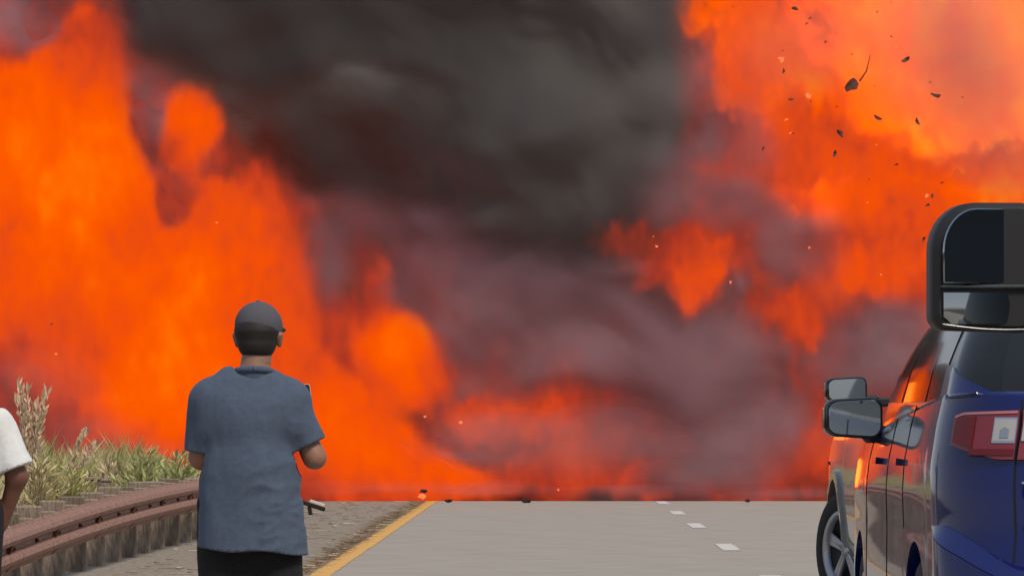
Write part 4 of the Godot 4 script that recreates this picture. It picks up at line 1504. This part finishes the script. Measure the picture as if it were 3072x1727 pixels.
func soot_material(color: Color) -> StandardMaterial3D:
	var m := mat(color, 1.0)
	m.specular_mode = BaseMaterial3D.SPECULAR_DISABLED
	m.vertex_color_use_as_albedo = true
	m.transparency = BaseMaterial3D.TRANSPARENCY_ALPHA
	m.backlight_enabled = true
	m.backlight = Color(.6, .6, .6)
	return m

func build_smoke() -> void:
	var charcoal := Color(.56, .53, .52)
	var mauve := Color(.80, .70, .72)
	smoke("far_smoke", "black smoke filling the sky far behind the flames", charcoal, [
		[-8.481, 8.793, -131, 3.93, 3.301, 0.5, 1],
		[-3.736, 7.565, -130, 4.368, 3.744, 0.6, 1],
		[0.944, 7.565, -130, 4.368, 3.744, 0.6, 1],
		[-1.407, 3.291, -131, 5.502, 3.537, 0.5, 1],
		[4.095, 2.898, -131, 3.93, 3.301, 0.4, 1],
		[7.349, 7.313, -133, 4.469, 4.15, 0.7, 1],
		[5.537, 9.233, -128, 3.072, 2.304, 0.7, 1],
		[9.063, 8.986, -129, 3.096, 2.477, 0.6, 1],
		[10.541, 4.121, -133, 3.192, 4.788, 0.4, 1],
		[-11.713, 4.891, -132, 3.564, 4.752, 0.4, 1],
		[-10.209, 9.451, -129, 2.322, 2.012, 0.5, 1],
		[-0.621, 0.776, -131, 6.288, 1.729, 0.6, 1],
		[7.239, 1.326, -131, 4.716, 2.044, 0.6, 1],
		[-16.191, 6.116, -133, 4.788, 5.586, 0.5, 1],
		[15.329, 5.717, -133, 5.187, 5.985, 0.5, 1],
		[-13.197, 0.933, -131, 5.502, 1.886, 0.6, 1],
		[12.741, 0.933, -131, 4.716, 1.886, 0.6, 1]],  30, .8, true)
	smoke("added_shade_smoke", "unseen charcoal smoke added above the picture to shade the smoke below", charcoal, [  # out of view, added so its shadow darkens the hollow
		[-4.339, 10.12, -106.5, 2.428, 1.278, 0.2, 1],
		[-1.456, 10.396, -106, 2.671, 1.399, 0.2, 1],
		[1.093, 10.12, -106.5, 1.917, 1.278, 0.2, 1],
		[-2.41, 13.068, -106, 3.816, 1.908, 0.2, 1]],  36, .8, true)
	var dark_soot := soot_material(lin(.132, .124, .122))
	var glow_tinted_soot := soot_material(lin(.265, .165, .19))  # red of the fire glow is mixed into this base colour
	billows("back_smoke", "smoke tinted mauve with painted fire glow rolling behind the flames across the whole fire", 118.0, glow_tinted_soot, [
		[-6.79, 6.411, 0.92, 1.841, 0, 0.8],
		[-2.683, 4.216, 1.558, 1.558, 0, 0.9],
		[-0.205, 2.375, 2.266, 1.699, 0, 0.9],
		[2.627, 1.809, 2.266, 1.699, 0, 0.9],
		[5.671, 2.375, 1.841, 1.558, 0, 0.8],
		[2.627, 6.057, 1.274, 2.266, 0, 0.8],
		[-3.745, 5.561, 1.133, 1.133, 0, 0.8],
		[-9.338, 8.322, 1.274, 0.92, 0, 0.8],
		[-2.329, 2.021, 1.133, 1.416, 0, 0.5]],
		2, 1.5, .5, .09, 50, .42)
	billows("smoke_hollow", "darkest reddish smoke in the hollow under the charcoal column", 114.5, dark_soot, [
		[-3.291, 6.737, 1.786, 0.824, 0, 1.2],
		[-4.39, 6.462, 1.305, 0.618, 0, 1],
		[-2.535, 6.119, 1.511, 0.893, 0, 1.2],
		[-1.367, 5.294, 1.168, 0.824, 0, 1],
		[-3.84, 5.775, 1.168, 0.618, 0, 0.7],
		[-5.283, 7.081, 0.756, 0.618, 0, 0.7],
		[-2.191, 4.814, 1.374, 0.756, 0, 0.55],
		[-6.245, 7.63, 0.756, 0.824, 0, 0.7]],
		3, 1.6, .35, .08, 60, .8)
	billows("black_smoke_column", "thick charcoal smoke billowing over the road at the top middle", 110.5, dark_soot, [
		[-6.358, 8.135, 0.862, 0.862, 0, 1],
		[-5.562, 8.135, 0.994, 0.729, 0, 1],
		[-4.899, 7.604, 1.392, 0.928, 0, 1.1],
		[-3.706, 7.87, 1.392, 0.928, 0, 1.1],
		[-2.513, 8.069, 1.26, 0.862, 0, 1],
		[-1.452, 7.737, 1.193, 0.928, 0, 1],
		[-0.325, 6.743, 1.392, 1.26, 0, 1.2],
		[0.935, 7.538, 1.193, 1.127, 0, 1],
		[1.067, 6.146, 0.994, 1.127, 0, 0.9],
		[-0.524, 5.549, 1.26, 0.928, 0, 1.1],
		[0.471, 5.019, 0.994, 0.862, 0, 0.9],
		[-0.59, 4.422, 0.862, 0.597, 0, 0.7],
		[1.73, 6.477, 0.464, 1.459, 0, 0.5],
		[-4.899, 9.063, 1.989, 0.796, 0, 1],
		[-0.855, 9.063, 2.652, 0.928, 0, 1],
		[-2.977, 6.477, 0.862, 0.464, 0, -0.6]],
		5, 3.2, .45, .07, 40, .55)
	billows("grey_smoke_bank", "grey smoke tinted with painted fire glow sweeping down across the middle of the road", 110.3, glow_tinted_soot, [
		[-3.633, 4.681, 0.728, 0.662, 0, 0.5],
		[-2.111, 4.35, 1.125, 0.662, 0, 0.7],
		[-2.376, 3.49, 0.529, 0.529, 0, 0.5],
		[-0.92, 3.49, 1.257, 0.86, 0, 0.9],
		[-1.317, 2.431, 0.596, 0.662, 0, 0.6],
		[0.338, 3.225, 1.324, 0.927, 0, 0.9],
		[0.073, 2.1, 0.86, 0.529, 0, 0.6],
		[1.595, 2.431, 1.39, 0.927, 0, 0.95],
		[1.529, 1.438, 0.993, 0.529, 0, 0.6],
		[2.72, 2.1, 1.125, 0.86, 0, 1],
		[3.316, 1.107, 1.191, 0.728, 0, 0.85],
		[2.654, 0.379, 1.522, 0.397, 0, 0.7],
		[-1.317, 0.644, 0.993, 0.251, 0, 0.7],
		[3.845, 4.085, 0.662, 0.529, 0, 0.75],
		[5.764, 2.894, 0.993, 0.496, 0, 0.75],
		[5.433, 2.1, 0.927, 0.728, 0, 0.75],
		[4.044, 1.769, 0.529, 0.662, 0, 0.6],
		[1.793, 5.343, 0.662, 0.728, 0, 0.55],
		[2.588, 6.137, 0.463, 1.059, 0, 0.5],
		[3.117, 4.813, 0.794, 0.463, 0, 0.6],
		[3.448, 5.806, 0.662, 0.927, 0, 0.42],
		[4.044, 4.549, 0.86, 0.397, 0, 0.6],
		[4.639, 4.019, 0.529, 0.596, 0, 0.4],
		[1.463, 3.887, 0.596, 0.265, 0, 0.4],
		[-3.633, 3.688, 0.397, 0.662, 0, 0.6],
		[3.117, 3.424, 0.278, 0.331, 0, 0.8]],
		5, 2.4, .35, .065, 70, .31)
	smoke("thin_smoke_veil", "thin mauve haze drifting before the flames at the left and along the road's end", mauve, [
		[-8.468, 1.688, -107, 1.669, 0.835, 0.1, 2],
		[-7.307, 0.793, -106, 1.654, 0.572, 0.14, 2],
		[-8.888, 7.845, -109, 1.243, 0.654, 0.2, 2],
		[-0.828, 0.918, -107, 1.541, 0.642, 0.2, 3],
		[0.777, 0.982, -107, 1.541, 0.706, 0.2, 3],
		[2.382, 0.661, -107, 1.669, 0.578, 0.15, 3],
		[3.987, 1.11, -107, 1.284, 0.835, 0.1, 2],
		[5.73, 2.447, -106, 1.145, 0.89, 0.12, 2],
		[-2.998, 0.161, -104.3, 1.377, 0.15, 0.2, 2],
		[-0.807, 0.149, -104.3, 1.377, 0.15, 0.22, 2],
		[1.383, 0.149, -104.3, 1.502, 0.163, 0.24, 2],
		[3.573, 0.149, -104.3, 1.502, 0.163, 0.24, 2]],  34, .3)
	smoke("pale_smoke", "thin bright smoke before the fire at the top right corner", mauve, [
		[5.394, 7.809, -109.5, 2.759, 2.168, 0.15, 2],
		[7.331, 7.387, -109, 2.616, 2.158, 0.15, 2],
		[7.036, 6.233, -109.5, 2.365, 1.577, 0.15, 2]],  35)

# ---------------------------------------------------------------- things in the air
func build_flying() -> void:
	var leaf := thing("burning_leaf", Vector3(4.532, 6.273, -99), "largest flying scrap, brown and torn with a thin stalk trailing upward, top right", "debris", "scraps flying in the hot air")
	part("scrap", shard(Vector3(.26, .34, .02), 91, .3), M.scrap, leaf)
	leaf.rotation = Vector3(.2, .3, -.75)
	part("stalk", tube([Vector3(.06, .12, 0), Vector3(.02, .30, .02), Vector3(-.11, .52, .0)], [.016, .012, .006], 6), M.scrap, leaf)
	var kinds := []
	for k in 5: kinds.append(shard(Vector3(.22, .09, .02), 200 + k * 7, .5))
	rng.seed = 55
	var spots := [
		[Vector3(5.25, 6.531, -97), .95, .5, "hooked dark scrap flying highest at the right, beside the pale smoke"],
		[Vector3(5.751, 6.051, -98), .9, -.2, "short dark scrap flying right of the stalked scrap"],
		[Vector3(4.924, 5.774, -99), .95, -.55, "slanting dark sliver flying below the stalked scrap"],
		[Vector3(5.462, 5.663, -98), .75, -1.0, "darkest red brown scrap, upright, flying at the middle of the right sky"],
		[Vector3(4.332, 5.28, -100), .7, 1.4, "upright brown scrap flying under the orange ribbon of flame"],
		[Vector3(5.321, 5.157, -101), .4, .2, "tiny dark scrap flying above the bright orange band"],
		[Vector3(3.337, 5.476, -103), .45, 1.2, "small brown scrap flying left of the upright one, low in the ribbon"],
		[Vector3(5.512, 4.379, -96), .45, .3, "small dark scrap flying just left above the towing mirror"],
		[Vector3(5.443, 3.884, -96), .5, 1.2, "dark red scrap flying close left of the towing mirror"],
		[Vector3(5.622, 4.529, -97), .55, 1.3, "dark scrap above the small one by the towing mirror"],
		[Vector3(3.813, 6.292, -104), .55, .1, "dark scrap crossing the yellow part of the ribbon of flame"],
		[Vector3(3.7, 6.729, -104), .6, 1.3, "dark curl inside the ribbon of flame near the top right"],
		[Vector3(-6.755, 2.555, -90), .28, .6, "small dark red speck flying at the far left before the flames"],
		[Vector3(-1.656, 0.978, -100), .25, .6, "tiny dark speck flying above the end of the yellow line"],
		[Vector3(3.912, 7.79, -105), .8, -.4, "brown scrap at the very top, right of the ribbon of flame"],
		[Vector3(4.504, 5.674, -102), .9, -.9, "faint brown scrap flying between the stalked scrap and the upright one"]]
	for s in spots:
		var o := part("flying_scrap", kinds[rng.randi() % 5], M.scrap, self, s[0])
		o.scale = Vector3.ONE * s[1]
		o.rotation = Vector3(rng.randf_range(-.5, .5), rng.randf_range(-.5, .5), s[2])
		tag(o, s[3], "debris", "scraps flying in the hot air")
	var bright := [
		[Vector3(1.632, 3.876, -100), .5, "pale pink glowing spark before the deep red flame"],
		[Vector3(3.942, 3.864, -100), .4, "pale upright spark right of the deep red flame"],
		[Vector3(-1.86, 1.308, -100), .5, "glowing pink spark low over the road beside the orange fireball"],
		[Vector3(4.972, 3.433, -99), .3, "tiny glowing spark beside the right orange puff of flame"],
		[Vector3(5.495, 4.506, -96), .65, "long pale glowing flake just above left of the towing mirror"],
		[Vector3(0.154, 0.193, -103), .5, "faint pink spark near the road beyond its middle"],
		[Vector3(3.675, 6.928, -104), 1.0, "bright curled flake glowing in the ribbon of flame"],
		[Vector3(4.093, 6.342, -104), 1.1, "bright flat flake glowing at the lower end of the ribbon of flame"],
		[Vector3(2.754, 3.348, -100), .45, "pale speck between the deep red flames"],
		[Vector3(-5.248, 4.388, -105), .4, "small pale flake in the left wall of flame beside the dark gap"],
		[Vector3(-7.434, 2.256, -100), .5, "faint glowing flake low at the far left above the dry stalks"],
		[Vector3(-1.353, 1.225, -103), .7, "pink glowing flake over the road right of the other low spark"]]
	for s in bright:
		var o := part("spark", kinds[rng.randi() % 5], M.ember, self, s[0])
		o.scale = Vector3(.6, 1, 1) * s[1]
		o.rotation = Vector3(rng.randf_range(-.5, .5), rng.randf_range(-.5, .5), rng.randf_range(-1.5, 1.5))
		tag(o, s[2], "spark", "glowing sparks in the air")
	rng.seed = 66
	for i in 34:
		var p := Vector3(rng.randfn(4.3, 1.3), rng.randfn(6.2, 1.1), -rng.randf_range(98, 106))
		var o := part("ash_flake", kinds[rng.randi() % 5], M.scrap if rng.randf() < .6 else M.ember, self, p)
		o.scale = Vector3(.5, .6, 1) * rng.randf_range(.3, .6)
		o.rotation = Vector3(rng.randf_range(-.8, .8), rng.randf_range(-.8, .8), rng.randf() * TAU)
		tag(o, "tiny ash flake drifting in the hot air round the ribbon of flame, upper right", "ash", "ash flakes round the ribbon of flame")

func _ready() -> void:
	var cam := Camera3D.new()
	cam.name = "camera"
	add_child(cam)
	cam.fov = 4.97
	cam.near = .5
	cam.far = 3000
	cam.position = Vector3(0, 1.2, 0)
	cam.rotation_degrees = Vector3(1.1757, .3128, 0)
	var around := WorldEnvironment.new()
	around.name = "world_environment"
	var e := Environment.new()
	around.environment = e
	add_child(around)
	e.background_mode = Environment.BG_SKY
	var sky := ProceduralSkyMaterial.new()
	sky.sky_top_color = Color(.56, .63, .73)
	sky.sky_horizon_color = Color(.78, .79, .80)
	sky.ground_bottom_color = Color(.40, .37, .34)
	sky.ground_horizon_color = Color(.60, .58, .55)
	sky.sun_angle_max = 40
	e.sky = Sky.new()
	e.sky.sky_material = sky
	e.tonemap_mode = Environment.TONE_MAPPER_LINEAR
	e.tonemap_exposure = 1.0
	e.volumetric_fog_enabled = true
	e.volumetric_fog_density = 0.0
	e.sdfgi_enabled = true
	e.ssao_enabled = true
	e.ssil_enabled = true
	var sun := DirectionalLight3D.new()
	sun.name = "sun"
	sun.light_color = Color(1.0, .955, .89)
	sun.light_energy = .85
	sun.light_angular_distance = 14
	sun.shadow_enabled = true
	sun.rotation_degrees = Vector3(-52, 35, 0)
	add_child(sun)
	make_materials()
	build_ground()
	build_guardrail()
	build_fire()
	build_smoke()
	build_silver_car()
	build_blue_car()
	build_truck()
	build_man()
	build_bystander()
	build_plants()
	build_litter()
	build_flying()
